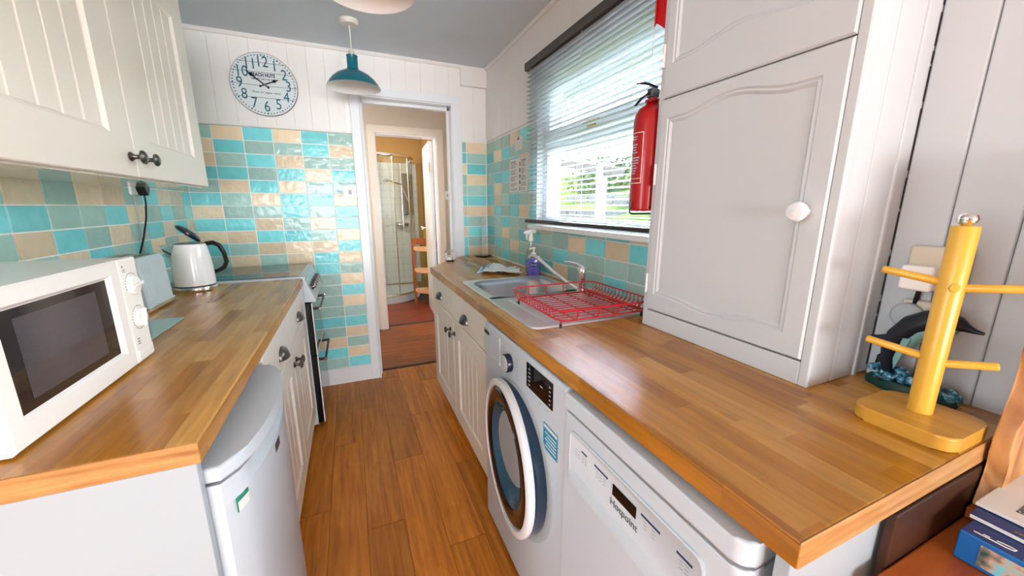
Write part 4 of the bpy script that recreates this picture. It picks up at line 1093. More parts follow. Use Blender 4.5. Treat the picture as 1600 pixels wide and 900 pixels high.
# washing machine
wm = thing('washing_machine', 'white front loading washing machine with its round door ajar', 'washing machine', (.72, 1.0, 0))
obj('body', G().box(.440, 1.0, .702, 1.302, .015, .855, .012, 3), 'white_enamel', wm)
for (x, y) in ((.48, .74), (.48, 1.26), (.95, .74), (.95, 1.26)): obj('foot', G().cyl((x, y, 0), (x, y, .016), .02), 'rubber', wm)
fx = .440
obj('drawer', G().box(fx - .004, fx + .01, 1.135, 1.290, .735, .838, .004), 'white_enamel', wm)
text('lettering', 'beko', .026, 'ink', wm, (fx - .0046, 1.262, .822), (0, -1, 0), (0, 0, 1), bold=.0004)
k = obj('dial', G().lathe([(.030, 0), (.030, .016), (.028, .019), (.001, .019)], (fx, 1.052, .782), (-1, 0, 0), 32), 'navy', wm)
obj('dial_cap', G().lathe([(.0265, 0), (.0265, .002), (.001, .003)], (fx - .0185, 1.052, .782), (-1, 0, 0), 32), 'white_enamel', k)
dp = obj('display', G().box(fx - .0016, fx + .002, .765, .922, .762, .838, .001), 'black_gloss', wm)
g = G()
for i in range(5):
    g.box(fx - .0022, fx - .0016, .900 - .004, .908, .772 + i * .012, .775 + i * .012); g.box(fx - .0022, fx - .0016, .776, .784, .772 + i * .012, .775 + i * .012)
g.box(fx - .0022, fx - .0016, .82, .835, .80, .803)
obj('display_marks', g, 'ink_pale', dp)
g = G()
for i in range(6):
    for sgn in (-1, 1): g.box(fx - .0006, fx + .001, 1.052 + sgn * .058 - .011, 1.052 + sgn * .058 + .011, .748 + i * .013, .7505 + i * .013)
for yy in (.79, .83, .87): g.box(fx - .0006, fx + .001, yy, yy + .018, .744, .747)
obj('programme_marks', g, 'ink_pale', wm)
stk = obj('energy_sticker', G().box(fx - .0008, fx + .001, .735, .812, .632, .708), 'sticker_blue', wm)
g = G()
for i in range(5): g.box(fx - .0012, fx - .0007, .742, .742 + .06 - .008 * (i % 2), .642 + i * .010, .645 + i * .010)
g.box(fx - .0012, fx - .0007, .738, .809, .696, .704); obj('sticker_lines', g, 'paper', stk)
wcx, wcz, wr0 = 1.0, .48, .245
# recess ring in the front panel
obj('door_seat', G().lathe([(.252, 0), (.252, .003), (.240, .004), (.225, .001), (.20, .0005)], (fx - .0004, wcx, wcz), (-1, 0, 0), 56), 'ink_pale', wm)
obj('catch', G().box(fx - .004, fx + .004, .790, .806, .455, .475, .001), 'black_plastic', wm)
# door, hinged on the far side and slightly ajar
wcz = .48; hinge = Vector((.431, 1.264, wcz)); ang = math.radians(5.0)
ax = Vector((-math.cos(ang), math.sin(ang), 0))    # outward normal
ud = Vector((-math.sin(ang), -math.cos(ang), 0))     # from hinge towards the near side
dc = hinge + ud * .245
dr = obj('door', G().lathe([(.219, -.012), (.242, -.012), (wr0, -.004), (.244, .005), (.236, .010), (.224, .010), (.219, .004)], dc, ax, 72, loop=True), 'white_gloss', wm)
obj('door_band', G().lathe([(.2195, .002), (.205, .008), (.172, .007), (.166, .002), (.165, -.02)], dc, ax, 72, cap=False), 'door_red_glass', dr)
g = G(); n = 56; u_ = ax.cross(Vector((0, 0, 1))).normalized()
prof = [(.168, .003), (.162, -.006), (.157, -.002), (.150, -.012), (.143, -.006), (.134, -.022), (.12, -.032), (.08, -.045), (.001, -.050)]
g.rings([[dc + ax * h + r * (math.cos(2 * PI * k / n) * u_ + math.sin(2 * PI * k / n) * Vector((0, 0, 1))) for k in range(n)] for r, h in prof], cap=False)
obj('bowl', g, 'bowl_glass', dr)
obj('door_rim', G().lathe([(.2400, -.010), (.2395, -.040), (.232, -.055), (.20, -.058)], dc, ax, 72, cap=False), 'bowl_dark', dr)

# dishwasher
dw = thing('dishwasher', 'white slimline dishwasher next to the washing machine', 'dishwasher', (.72, .47, 0))
fx = .432
obj('body', G().box(.475, 1.0, .248, .690, .02, .80, .003), 'white_enamel', dw)
for (x, y) in ((.5, .29), (.5, .65), (.95, .29), (.95, .65)): obj('foot', G().cyl((x, y, 0), (x, y, .021), .02), 'rubber', dw)
tpoly = [(1.0, .246), (fx + .022, .246)] + [(fx + .022 - .022 * math.sin(t), .246 + .022 - .022 * math.cos(t)) for t in [PI / 2 * k / 6 for k in range(1, 7)]] + [(fx, .692), (1.0, .692)]
obj('top', G().prism(tpoly, 'z', .812, .852, .006, 3), 'white_enamel', dw)
dpoly = [(.475, .248), (fx + .022, .248)] + [(fx + .022 - .020 * math.sin(t), .248 + .020 - .020 * math.cos(t)) for t in [PI / 2 * k / 6 for k in range(1, 7)]] + [(fx + .002, .690), (.475, .690)]
dd = obj('door', G().prism(dpoly, 'z', .10, .806, .003, 2), 'white_enamel', dw)
obj('kick_plate', G().box(.46, .478, .25, .688, .02, .097, .002), 'white_enamel', dw)
# scooped control panel: a raised bevelled frame with a dish-shaped grip below it
g = G(); x0 = fx + .002
def rr(y0, y1, z0, z1, r, x, n=5):
    P = []
    for (cy_, cz_, a) in ((y1 - r, z1 - r, 0), (y0 + r, z1 - r, 1), (y0 + r, z0 + r, 2), (y1 - r, z0 + r, 3)):
        for k in range(n + 1):
            t = PI / 2 * (a + k / n); P.append((x, cy_ + r * math.cos(t), cz_ + r * math.sin(t)))
    return P
g.rings([rr(.300, .668, .640, .775, .018, x0 + .001), rr(.300, .668, .640, .775, .018, x0 - .0035), rr(.303, .665, .643, .772, .016, x0 - .0045), rr(.306, .662, .655, .769, .014, x0 - .002)])
pn = obj('control_panel', g, 'white_enamel', dd)
xp = x0 - .0022
obj('grip', G().prism([(x0, .640), (x0 - .010, .646), (x0 - .008, .668), (x0 - .002, .676), (x0, .676)], 'y', .310, .658, .002, 2), 'white_enamel', dd)
obj('display', G().box(xp - .0012, xp, .442, .508, .724, .748), 'black_gloss', pn)
g = G()
for (a, b_) in ((.598, .618), (.525, .570), (.385, .430), (.320, .350)): obj('button', G().box(xp - .0008, xp, a, b_, .744, .7475), 'navy_ink', pn)
g = G()
for yy in (.640, .628, .612, .602, .560, .548, .536, .420, .400, .340, .330):
    for zz in (.736, .729, .722): g.box(xp - .0004, xp, yy - .004, yy + .003, zz, zz + .002)
obj('printed_marks', g, 'ink_pale', pn)
text('lettering', 'Hotpoint', .021, 'ink_grey', pn, (xp - .0006, .475, .706), (0, -1, 0), (0, 0, 1), bold=.0002)

# ------------------------------------------------------------------ sink, tap, rack
sk = thing('sink', 'stainless steel inset sink with a ribbed drainer under the window', 'sink', (.72, 1.4, .90))
ZS = .9045
def rrect(x0, x1, y0, y1, r, z, n=6):
    P = []
    for (cx, cy_, a) in ((x1 - r, y1 - r, 0), (x0 + r, y1 - r, 1), (x0 + r, y0 + r, 2), (x1 - r, y0 + r, 3)):
        for k in range(n + 1):
            t = PI / 2 * (a + k / n); P.append((cx + r * math.cos(t), cy_ + r * math.sin(t), z))
    return P
def ring_between(out, inn, up=ZS):
    return
# deck: bowl half ring, then the drainer
g = G()
g.rings([rrect(.497, .950, 1.41, 1.822, .03, .9003), rrect(.499, .948, 1.41, 1.820, .03, ZS), rrect(SX0 - .012, SX1 + .012, SY0 - .012, SY1 + .012, .07, ZS)], cap=False)
obj('bowl_rim', g, 'steel', sk)
g = G()
g.rings([rrect(SX0 - .012, SX1 + .012, SY0 - .012, SY1 + .012, .07, ZS), rrect(SX0 - .004, SX1 + .004, SY0 - .004, SY1 + .004, .066, ZS - .003), rrect(SX0 + .006, SX1 - .006, SY0 + .006, SY1 - .006, .062, ZS - .02),
         rrect(SX0 + .014, SX1 - .014, SY0 + .014, SY1 - .014, .06, .78), rrect(SX0 + .03, SX1 - .03, SY0 + .03, SY1 - .03, .05, .762), rrect(SX0 + .15, SX1 - .15, SY0 + .15, SY1 - .15, .01, .757)], cap=False); g.face(rrect(SX0 + .15, SX1 - .15, SY0 + .15, SY1 - .15, .01, .757))
obj('bowl', g, 'bowl_steel', sk)
obj('waste', G().lathe([(.035, .7572), (.033, .760), (.02, .758), (.001, .758)], (.725, 1.605, 0), n=24), 'chrome', sk)
g = G()
DX0, DX1, DY0, DY1 = .497, .950, 1.0, 1.41
g.rings([rrect(DX0, DX1, DY0, DY1 + .03, .03, .9003), rrect(DX0 + .002, DX1 - .002, DY0 + .002, DY1 + .03, .028, ZS), rrect(DX0 + .03, DX1 - .05, DY0 + .03, DY1 - .01, .03, ZS), rrect(DX0 + .04, DX1 - .06, DY0 + .04, DY1 - .02, .024, ZS - .003)])
obj('drainer', g, 'steel', sk)
for k in range(7):
    x = DX0 + .075 + k * .045
    obj('drainer_rib', G().tube([(x, DY0 + .06, ZS - .004), (x, DY0 + .09, ZS - .001), (x, DY1 - .05, ZS - .001), (x, DY1 - .03, ZS - .004)], .0045, 8), 'steel', sk)
obj('lip', G().tube(rrect(.4995, .9475, 1.0025, 1.8195, .03, ZS - .0006), .0022, 6, closed=True), 'steel', sk)
# mixer tap
tp_ = thing('mixer_tap', 'chrome mixer tap with a long swivel spout reaching over the sink bowl', 'tap', (.915, 1.365, ZS))
tx, ty = .915, 1.365
obj('body', G().lathe([(.001, ZS - .001), (.027, ZS - .001), (.027, ZS + .006), (.0215, ZS + .012), (.0205, .955), (.0215, .99), (.023, 1.005), (.020, 1.02), (.010, 1.028), (.001, 1.029)], (tx, ty, 0), n=28), 'chrome', tp_)
obj('spout', G().tube([(tx - .012, ty + .012, .922), (tx - .04, ty + .055, .945), (tx - .075, ty + .12, .985), (tx - .105, ty + .18, 1.025), (tx - .122, ty + .215, 1.046), (tx - .132, ty + .235, 1.048), (tx - .137, ty + .246, 1.036)], [.0085, .0085, .0085, .009, .0095, .010, .0095], 12), 'chrome', tp_)
obj('lever', G().tube([(tx, ty, 1.020), (tx - .022, ty + .015, 1.034), (tx - .05, ty + .032, 1.040), (tx - .068, ty + .042, 1.040)], [.014, .010, .007, .005], 10, flat=(1.2, .7)), 'chrome', tp_)

# red wire dish rack
dk = thing('dish_rack', 'red wire dish rack standing on the steel drainer', 'dish rack', (.74, 1.15, ZS))
rx0, rx1, ry0, ry1 = .560, .940, .955, 1.330; zr, zb = .963, .925
def rect_loop(x0, x1, y0, y1, r, z): return rrect(x0, x1, y0, y1, r, z, 5)
obj('rim', G().tube(rect_loop(rx0, rx1, ry0, ry1, .04, zr), .0030, 8, closed=True), 'red_wire', dk)
obj('floor_frame', G().tube(rect_loop(rx0 + .02, rx1 - .02, ry0 + .02, ry1 - .02, .03, zb), .0028, 8, closed=True), 'red_wire', dk)
for k in range(12):
    y = ry0 + .045 + k * (ry1 - ry0 - .09) / 11
    obj('wire', G().tube([(rx0 + .02, y, zb + .003), (rx1 - .02, y, zb + .003)], .0017, 6), 'red_wire', dk)
for k in range(4):
    x = rx0 + .075 + k * .08
    obj('wire', G().tube([(x, ry0 + .006, zr - .004), (x, ry0 + .010, zb + .010), (x, ry0 + .022, zb), (x, ry1 - .022, zb), (x, ry1 - .010, zb + .010), (x, ry1 - .006, zr - .004)], .0024, 6), 'red_wire', dk)
for k in range(15):   # closely set wires of the front and back sides
    y = ry0 + .04 + k * (ry1 - ry0 - .08) / 14
    obj('wire', G().tube([(rx0 + .002, y, zr), (rx0 + .004, y, zb + .012), (rx0 + .020, y, zb)], .0016, 6), 'red_wire', dk)
    obj('wire', G().tube([(rx1 - .002, y, zr), (rx1 - .004, y, zb + .012), (rx1 - .020, y, zb)], .0016, 6), 'red_wire', dk)
# plate stand along the wall side
obj('plate_rail', G().tube([(rx1 - .075, ry0 + .03, zb + .022), (rx1 - .075, ry1 - .03, zb + .022)], .003, 8), 'red_wire', dk)
for k in range(14):
    y = ry0 + .045 + k * (ry1 - ry0 - .09) / 13
    obj('plate_wire', G().tube([(rx1 - .075, y, zb + .022), (rx1 - .055, y, zb + .004), (rx1 - .03, y, zb + .006), (rx1 - .012, y, zr - .014)], .0018, 6), 'red_wire', dk)
for (x, y) in ((rx0 + .022, ry0 + .022), (rx0 + .022, ry1 - .03), (rx1 - .03, ry0 + .03), (rx1 - .03, ry1 - .03)):
    f = obj('leg', G().tube([(x, y, zb), (x, y, ZS + .006)], .0026, 6), 'red_wire', dk)
    obj('foot', G().tube([(x, y, ZS - .001), (x, y, ZS + .012)], .0045, 8), 'rubber', f)

# cloth
g = G(); n1, n2 = 22, 12; grid = {}
p00, p10, p01, p11 = Vector((.645, 2.03, 0)), Vector((.855, 1.86, 0)), Vector((.79, 2.22, 0)), Vector((.895, 2.04, 0))
rnd = random.Random(5)
for i in range(n1 + 1):
    for j in range(n2 + 1):
        u, v = i / n1, j / n2
        p = (p00 * (1 - u) + p10 * u) * (1 - v) + (p01 * (1 - u) + p11 * u) * v
        z = .904 + .020 * abs(math.sin(v * 5.2 + u * 2.5)) * (1 - .4 * u) + .006 * abs(math.sin(u * 9 + v * 4)) + .018 * math.exp(-((u - .35) ** 2 / .03 + (v - .8) ** 2 / .05)) + .02 * max(0, u - .8) * 2 + .002 * math.sin(u * 40) * v
        p.x += .008 * math.sin(v * 9 + 3 * u); p.y += .008 * math.sin(u * 13)
        grid[i, j] = (p.x, p.y, z)
top = {k: g.bm.verts.new(v) for k, v in grid.items()}; bot = {k: g.bm.verts.new((v[0], v[1], max(.9005, v[2] - .003))) for k, v in grid.items()}
for i in range(n1):
    for j in range(n2):
        f = g.bm.faces.new((top[i, j], top[i + 1, j], top[i + 1, j + 1], top[i, j + 1])); f.material_index = 1 if (i in (1, 2)) else 0
        g.bm.faces.new((bot[i, j + 1], bot[i + 1, j + 1], bot[i + 1, j], bot[i, j]))
for i in range(n1):
    for j in (0, n2): g.bm.faces.new((top[i, j], bot[i, j], bot[i + 1, j], top[i + 1, j]))
for j in range(n2):
    for i in (0, n1): g.bm.faces.new((top[i, j], bot[i, j], bot[i, j + 1], top[i, j + 1]))
tag(obj('dish_cloth', g, ['towel', 'towel_blue'], None, (.80, 2.0, .90)), 'crumpled pale blue dish cloth lying on the worktop behind the sink', 'cloth')

# soap bottle
sb = thing('soap_bottle', 'purple hand soap bottle with a pump beside the tap spout', 'soap bottle', (.925, 1.865, .90))
def oval(z, rx, ry, c=(.925, 1.865), n=24): 
    # oval turned to face the room
    a = math.radians(-25); P = []
    for k in range(n):
        t = 2 * PI * k / n; u, v = rx * math.copysign(abs(math.cos(t)) ** .6, math.cos(t)), ry * math.copysign(abs(math.sin(t)) ** .6, math.sin(t))
        P.append((c[0] + u * math.cos(a) - v * math.sin(a), c[1] + u * math.sin(a) + v * math.cos(a), z))
    return P
obj('liquid', G().rings([oval(.9005, .034, .020), oval(.903, .037, .022), oval(.985, .037, .022), oval(.995, .034, .020)]), 'soap_purple', sb)
obj('shoulder', G().rings([oval(.995, .034, .020), oval(1.010, .026, .016), oval(1.016, .013, .012)]), 'soap_clear', sb)
lab = G(); a = math.radians(-25); nx = Vector((math.sin(a), -math.cos(a), 0)); lx = Vector((math.cos(a), math.sin(a), 0))
lc = Vector((.925, 1.865, .962)) + nx * .0225
lab.rings([[lc + lx * .022 * math.cos(2 * PI * k / 24) + Vector((0, 0, .013 * math.sin(2 * PI * k / 24))) for k in range(24)], [lc + nx * .001 + lx * .021 * math.cos(2 * PI * k / 24) + Vector((0, 0, .012 * math.sin(2 * PI * k / 24))) for k in range(24)]])
lb = obj('label', lab, 'soap_label', sb)
text('lettering', 'Carex', .014, 'paper', lb, lc + nx * .0012, lx, (0, 0, 1))
g = G(); g.lathe([(.014, 1.016), (.014, 1.026), (.005, 1.028), (.005, 1.048), (.010, 1.049), (.010, 1.056), (.001, 1.057)], (.925, 1.865, 0), n=18); g.tube([(.925, 1.865, 1.053), (.905, 1.853, 1.053), (.890, 1.845, 1.048)], [.006, .005, .004], 8)
obj('pump', g, 'white_plastic', sb)
# spray bottle behind
spb = thing('spray_bottle', 'clear bottle with a white spray trigger behind the soap', 'bottle', (.955, 1.965, .90))
c = (.955, 1.965, 0)
obj('bottle', G().lathe([(.001, .9005), (.030, .9005), (.032, .905), (.032, .985), (.027, 1.01), (.016, 1.04), (.013, 1.06), (.013, 1.085)], c, n=24), 'bottle_clear', spb)
obj('liquid', G().lathe([(.001, .902), (.029, .903), (.0305, .908), (.0305, .97), (.001, .97)], c, n=24), 'soap_clear', spb)
g = G(); g.lathe([(.015, 1.08), (.016, 1.10), (.013, 1.105), (.001, 1.105)], c, n=18); g.tube([(.985, 1.975, 1.135), (.955, 1.965, 1.138), (.925, 1.955, 1.132), (.905, 1.948, 1.13)], [.012, .016, .013, .007], 10); g.tube([(.955, 1.965, 1.10), (.955, 1.965, 1.135)], .012, 10)
g.tube([(.930, 1.957, 1.128), (.922, 1.954, 1.11), (.926, 1.955, 1.09)], [.005, .005, .003], 8)
obj('trigger_head', g, 'white_plastic', spb)

# kitchen roll holder
kr = thing('kitchen_roll_holder', 'empty chrome kitchen roll holder in the far corner of the worktop', 'holder', (.93, 2.745, .90))
obj('base', G().lathe([(.001, .9003), (.062, .9003), (.064, .905), (.060, .910), (.02, .913), (.001, .913)], (.93, 2.745, 0), n=36), 'black_gloss', kr)
g = G(); 
for dx in (-.007, .007): g.tube([(.93 + dx, 2.745, .91), (.93 + dx, 2.745, 1.19)], .0035, 8)
g.tube([(.923, 2.745, 1.19), (.925, 2.745, 1.199), (.93, 2.745, 1.202), (.935, 2.745, 1.199), (.937, 2.745, 1.19)], .0035, 8)
obj('rod', g, 'chrome', kr)

# little house lantern by the doorway
lt = thing('house_lantern', 'tiny white house shaped lantern on the worktop end by the doorway', 'lantern', (.62, 2.59, .90))
c = Vector((.625, 2.585, 0))
obj('base', G().box(c.x - .026, c.x + .026, c.y - .02, c.y + .02, .9004, .910, .002), 'black_plastic', lt)
obj('tealight', G().lathe([(.001, .910), (.018, .910), (.018, .928), (.001, .928)], (c.x, c.y, 0), n=18), 'white_plastic', lt)
g = G()
for sx in (-1, 1):
    for sy in (-1, 1): g.box(c.x + sx * .023 - .002, c.x + sx * .023 + .002, c.y + sy * .017 - .002, c.y + sy * .017 + .002, .91, .965)
g.box(c.x - .025, c.x + .025, c.y - .019, c.y + .019, .938, .942)
obj('frame', g, 'white_paint', lt)
obj('roof', G().prism([(c.x - .030, .963), (c.x, .993), (c.x + .030, .963), (c.x + .026, .963), (c.x, .988), (c.x - .026, .963)], 'y', c.y - .022, c.y + .022), 'ink_pale', lt)

# notices on the tiles
nx_ = XR - .0012
n1_ = thing('safety_notice', 'two column printed safety notice on the tiles left of the blind', 'notice', (XR, 2.25, 1.366))
obj('sheet', G().box(nx_, XR - .0002, 2.112, 2.392, 1.366, 1.572), 'paper', n1_)
g = G(); rnd = random.Random(11)
for col in (0, 1):
    ya = 2.375 if col == 0 else 2.21; L0 = .105 if col == 0 else .085
    for i in range(22):
        if i in (5, 10, 15, 19): continue
        z = 1.555 - i * .0083; L_ = L0 * rnd.uniform(.55, 1)
        g.box(nx_ - .0003, nx_, ya - L_, ya, z - (.0022 if i else .003), z + (.0010 if i else .003))
o = obj('print_lines', g, 'ink_grey', n1_); o['kind'] = 'stuff'
for i, mt in enumerate(('red_lens', 'ink', 'ink', 'ink', 'sticker_green')):
    z = 1.535 - i * .037
    obj('pictogram', G().box(nx_ - .0004, nx_, 2.222, 2.236, z - .011, z + .011, .0), mt, n1_)
n2_ = thing('small_notice', 'small white notice card on the upper tiles beside the blind', 'notice', (XR, 2.25, 1.615))
obj('card', G().box(nx_, XR - .0002, 2.198, 2.304, 1.618, 1.700), 'paper', n2_)
g = G(); g.box(nx_ - .0003, nx_, 2.235, 2.275, 1.680, 1.686); g.box(nx_ - .0003, nx_, 2.245, 2.262, 1.688, 1.697)
obj('heading', g, 'ink', n2_)
g = G()
for i in range(4): g.box(nx_ - .0003, nx_, 2.225 + .008 * (i % 2), 2.285 - .006 * (i % 3), 1.664 - i * .010, 1.666 - i * .010)
o = obj('print_lines', g, 'ink_pale', n2_); o['kind'] = 'stuff'

# ------------------------------------------------------------------ tall cupboard on the worktop
tc_ = thing('tall_cupboard', 'white painted cupboard with two arched panel doors standing on the worktop', 'cupboard', (.96, .68, .90))
CX, CY0, CY1 = .860, .430, .925
# carcass: face frame, far side, boarded near side
g = G()
g.box(CX + .0, CX + .022, CY0 + .001, .449, .9005, 2.24, .002)          # near stile
g.box(CX + .0, CX + .022, .910, CY1, .9005, 2.24, .002)                 # far stile
g.box(CX + .0, CX + .022, .449, .910, .9005, .953, .002)                # bottom rail
g.box(CX + .0, CX + .022, .449, .910, 2.19, 2.24, .002)
obj('face_frame', g, 'cupboard_white', tc_)
obj('far_side', G().box(CX + .022, XR, CY1 - .018, CY1, .9005, 2.24, .001), 'cupboard_white', tc_)
obj('shelf', G().box(CX + .022, XR - .002, .452, .905, 1.57, 1.585), 'cupboard_white', tc_)
for (a, b_, xg) in ((CX + .022, .9425, 0), (.9435, 1.031, 0), (1.032, XN + .010, 0)):
    obj('board', G().box(a, b_, CY0, CY0 + .014, .9005, 2.24, .0028, 2), 'cupboard_white', tc_)
obj('corner_post', G().box(CX + .001, CX + .023, CY0 - .001, CY0 + .016, .9006, 2.24, .003, 2), 'cupboard_white', tc_)
obj('cover_bead', G().box(1.026, 1.038, CY0 - .004, CY0 + .003, .9006, 2.24, .002, 2), 'cupboard_white', tc_)
def arch_outline(y0, y1, z0, z1, top, botm, n=40):
    """closed outline (y,z) whose top edge rises in the middle and whose bottom edge sags gently"""
    def bump(t):      # flat shoulders, ogee, raised middle
        q = abs(2 * t - 1)
        if q > .78: return 0
        q = q / .78
        return .5 + .5 * math.cos(PI * q) if q > .0 else 1
    P = []
    for k in range(n + 1):
        t = k / n; P.append((y0 + (y1 - y0) * t, z0 - botm * bump(t)))
    for k in range(n + 1):
        t = k / n; P.append((y1 - (y1 - y0) * t, z1 + top * bump(t)))
    return P
def inset(P, d):
    cyy = (min(p[0] for p in P) + max(p[0] for p in P)) / 2; czz = (min(p[1] for p in P) + max(p[1] for p in P)) / 2
    hy = (max(p[0] for p in P) - min(p[0] for p in P)) / 2
    zz = [p[1] for p in P]; n = len(P) // 2
    return [(cyy + (p[0] - cyy) * (hy - d) / hy, p[1] + d if i < n else p[1] - d) for i, p in enumerate(P)]
def arch_door(y0, y1, z0, z1, pin, top, botm, parent):
    xf = CX - .004; n = 40
    I = arch_outline(y0 + pin[0], y1 - pin[1], z0 + pin[2], z1 - pin[3], top, botm, n)
    O = [(y0 + (y1 - y0) * k / n, z0) for k in range(n + 1)] + [(y1 - (y1 - y0) * k / n, z1) for k in range(n + 1)]
    b = .004
    O2 = [(min(max(p[0], y0 + b), y1 - b), min(max(p[1], z0 + b), z1 - b)) for p in O]
    g = G(); R = lambda P, x: [(x, p[0], p[1]) for p in P]
    g.rings([R(O, xf + .018), R(O, xf + b), R(O2, xf), R(I, xf), R(inset(I, .004), xf + .004), R(inset(I, .009), xf + .002), R(inset(I, .015), xf + .007)], cap=True)
    return obj('door', g, 'cupboard_white', parent, smooth=True, angle=28)
dl = arch_door(.4495, .9095, .957, 1.5755, (.042, .026, .050, .052), .024, .016, tc_)
du = arch_door(.4495, .9095, 1.5785, 2.19, (.046, .028, .085, .07), .02, -.02, tc_)
kn = G(); kn.lathe([(.009, 0), (.008, .010), (.011, .014), (.018, .020), (.020, .028), (.016, .036), (.001, .039)], (CX - .004, .485, 1.267), (-1, 0, 0), 26)
obj('knob', kn, 'white_gloss', dl)
for z in (1.04, 1.37):
    obj('hinge', G().box(CX - .006, CX + .001, .909, .914, z - .03, z + .03, .001).cyl((CX - .007, .9115, z - .03), (CX - .007, .9115, z + .03), .0035, None, 8), 'white_paint', dl)
for z in (1.69, 2.05):
    obj('hinge', G().box(CX - .006, CX + .001, .909, .914, z - .03, z + .03, .001).cyl((CX - .007, .9115, z - .03), (CX - .007, .9115, z + .03), .0035, None, 8), 'white_paint', du)
# boards of the right wall beside the camera
ys = [(.80, .70), (.70, .60), (.60, .52), (.52, .4335), (.4285, .3515), (.3505, .2645), (.2635, .16), (.1590, .05), (.0485, -.06), (-.0615, -.17), (-.1715, -.30)]
for a, b_ in ys:
    if b_ < .42: obj('board', G().box(XN, XN + .012, b_, a, 0, 2.24, .004, 2), 'cupboard_white', wall_r)
g = G(); rnd = random.Random(2); z = .92
while z < 2.2:
    L_ = rnd.uniform(.02, .12); g.box(XN - .001, XN + .002, .4286, .4286 + rnd.uniform(.0005, .0016), z, z + L_); z += L_ + rnd.uniform(.004, .02)
t8 = struct('trim_8', g, 'crack_dark', 'dark broken crack in the corner between cupboard and board wall')

# fire extinguisher on the cupboard's far side
ex = thing('fire_extinguisher', 'red fire extinguisher hung on the cupboard edge in front of the blind', 'fire extinguisher', (.892, .982, 1.255))
c = (.890, .985, 0)
obj('cylinder', G().lathe([(.001, 1.262), (.044, 1.262), (.050, 1.268), (.051, 1.285), (.051, 1.535), (.048, 1.556), (.038, 1.573), (.020, 1.583), (.016, 1.590), (.016, 1.598), (.001, 1.598)], c, n=40), 'red_paint', ex)
obj('collar', G().lathe([(.001, 1.590), (.022, 1.590), (.022, 1.597), (.013, 1.598), (.013, 1.618), (.001, 1.618)], c, n=20), 'red_paint', ex)
obj('valve', G().box(.875, .905, .972, .998, 1.603, 1.630, .004), 'pewter', ex)
obj('lever', G().tube([(.905, .985, 1.634), (.875, .985, 1.640), (.845, .985, 1.640), (.825, .985, 1.636)], [.006, .007, .007, .005], 8, flat=(1.3, .5)), 'black_plastic', ex)
obj('carry_handle', G().tube([(.895, .985, 1.620), (.865, .985, 1.612), (.845, .985, 1.596), (.826, .985, 1.576)], [.006, .006, .006, .005], 8, flat=(1.3, .5)), 'black_plastic', ex)
obj('safety_loop', G().tube([(.872, .97, 1.62), (.862, .968, 1.60), (.874, .968, 1.588), (.884, .972, 1.605)], .0015, 6), 'pewter', ex)
obj('bracket', G().tube([(.830, .985, 1.292), (.829, .985, 1.258), (.838, .985, 1.254), (.935, .985, 1.254), (.935, .93, 1.254)], .0032, 8), 'black_plastic', ex)
# label: white outline and printed lines, wrapped on the cylinder
g = G()
def lab_pt(a, z, r=.0515): return (c[0] + r * math.cos(a), c[1] + r * math.sin(a), z)
A0, A1 = math.radians(146), math.radians(208)
def strip(a0, a1, z0, z1, n=6):
    g.rings([[lab_pt(a0 + (a1 - a0) * k / n, z0), lab_pt(a0 + (a1 - a0) * k / n, z1)] for k in range(n + 1)], closed=False, cap=False)
strip(A0, A1, 1.498, 1.500); strip(A0, A1, 1.348, 1.350); strip(A1 - .035, A1, 1.348, 1.50, 1); strip(A0, A0 + .035, 1.348, 1.50, 1); strip(A0, A1, 1.362, 1.3635)
obj('label_outline', g, 'paper', ex, smooth=False)
g = G(); rnd = random.Random(4)
for i in range(15):
    if i in (2, 7): continue
    z = 1.488 - i * .0078; strip(A0 + .12, A0 + .12 + (A1 - A0 - .3) * rnd.uniform(.6, 1), z - .0018, z + .0018, 4)
o = obj('label_print', g, 'ink_pale', ex, smooth=False); o['kind'] = 'stuff'
# red cloth above it
g = G(); n1, n2 = 14, 12; top = {}; bot = {}
for i in range(n1 + 1):
    for j in range(n2 + 1):
        u, v = i / n1, j / n2
        x = .868 + .066 * u + .006 * (1 - v) * (1 - u); yy = .945 + .022 * math.sin(u * 7 + 1) * (.5 + .5 * (1 - v)) + .02; z = 1.795 + (2.12 - 1.795) * v + (1 - v) * (.012 * math.sin(u * 11) - .012 * u)
        top[i, j] = g.bm.verts.new((x, yy, z)); bot[i, j] = g.bm.verts.new((x, yy - .006, z))
for i in range(n1):
    for j in range(n2):
        g.bm.faces.new((top[i, j], top[i + 1, j], top[i + 1, j + 1], top[i, j + 1])); g.bm.faces.new((bot[i, j + 1], bot[i + 1, j + 1], bot[i + 1, j], bot[i, j]))
for i in range(n1):
    for j in (0, n2): g.bm.faces.new((top[i, j], bot[i, j], bot[i + 1, j], top[i + 1, j]))
for j in range(n2):
    for i in (0, n1): g.bm.faces.new((top[i, j], bot[i, j], bot[i, j + 1], top[i, j + 1]))
tag(obj('red_cloth', g, 'red_cloth', None, (.9, .96, 2.1)), 'red cloth hanging behind the upper cupboard door above the extinguisher', 'cloth')

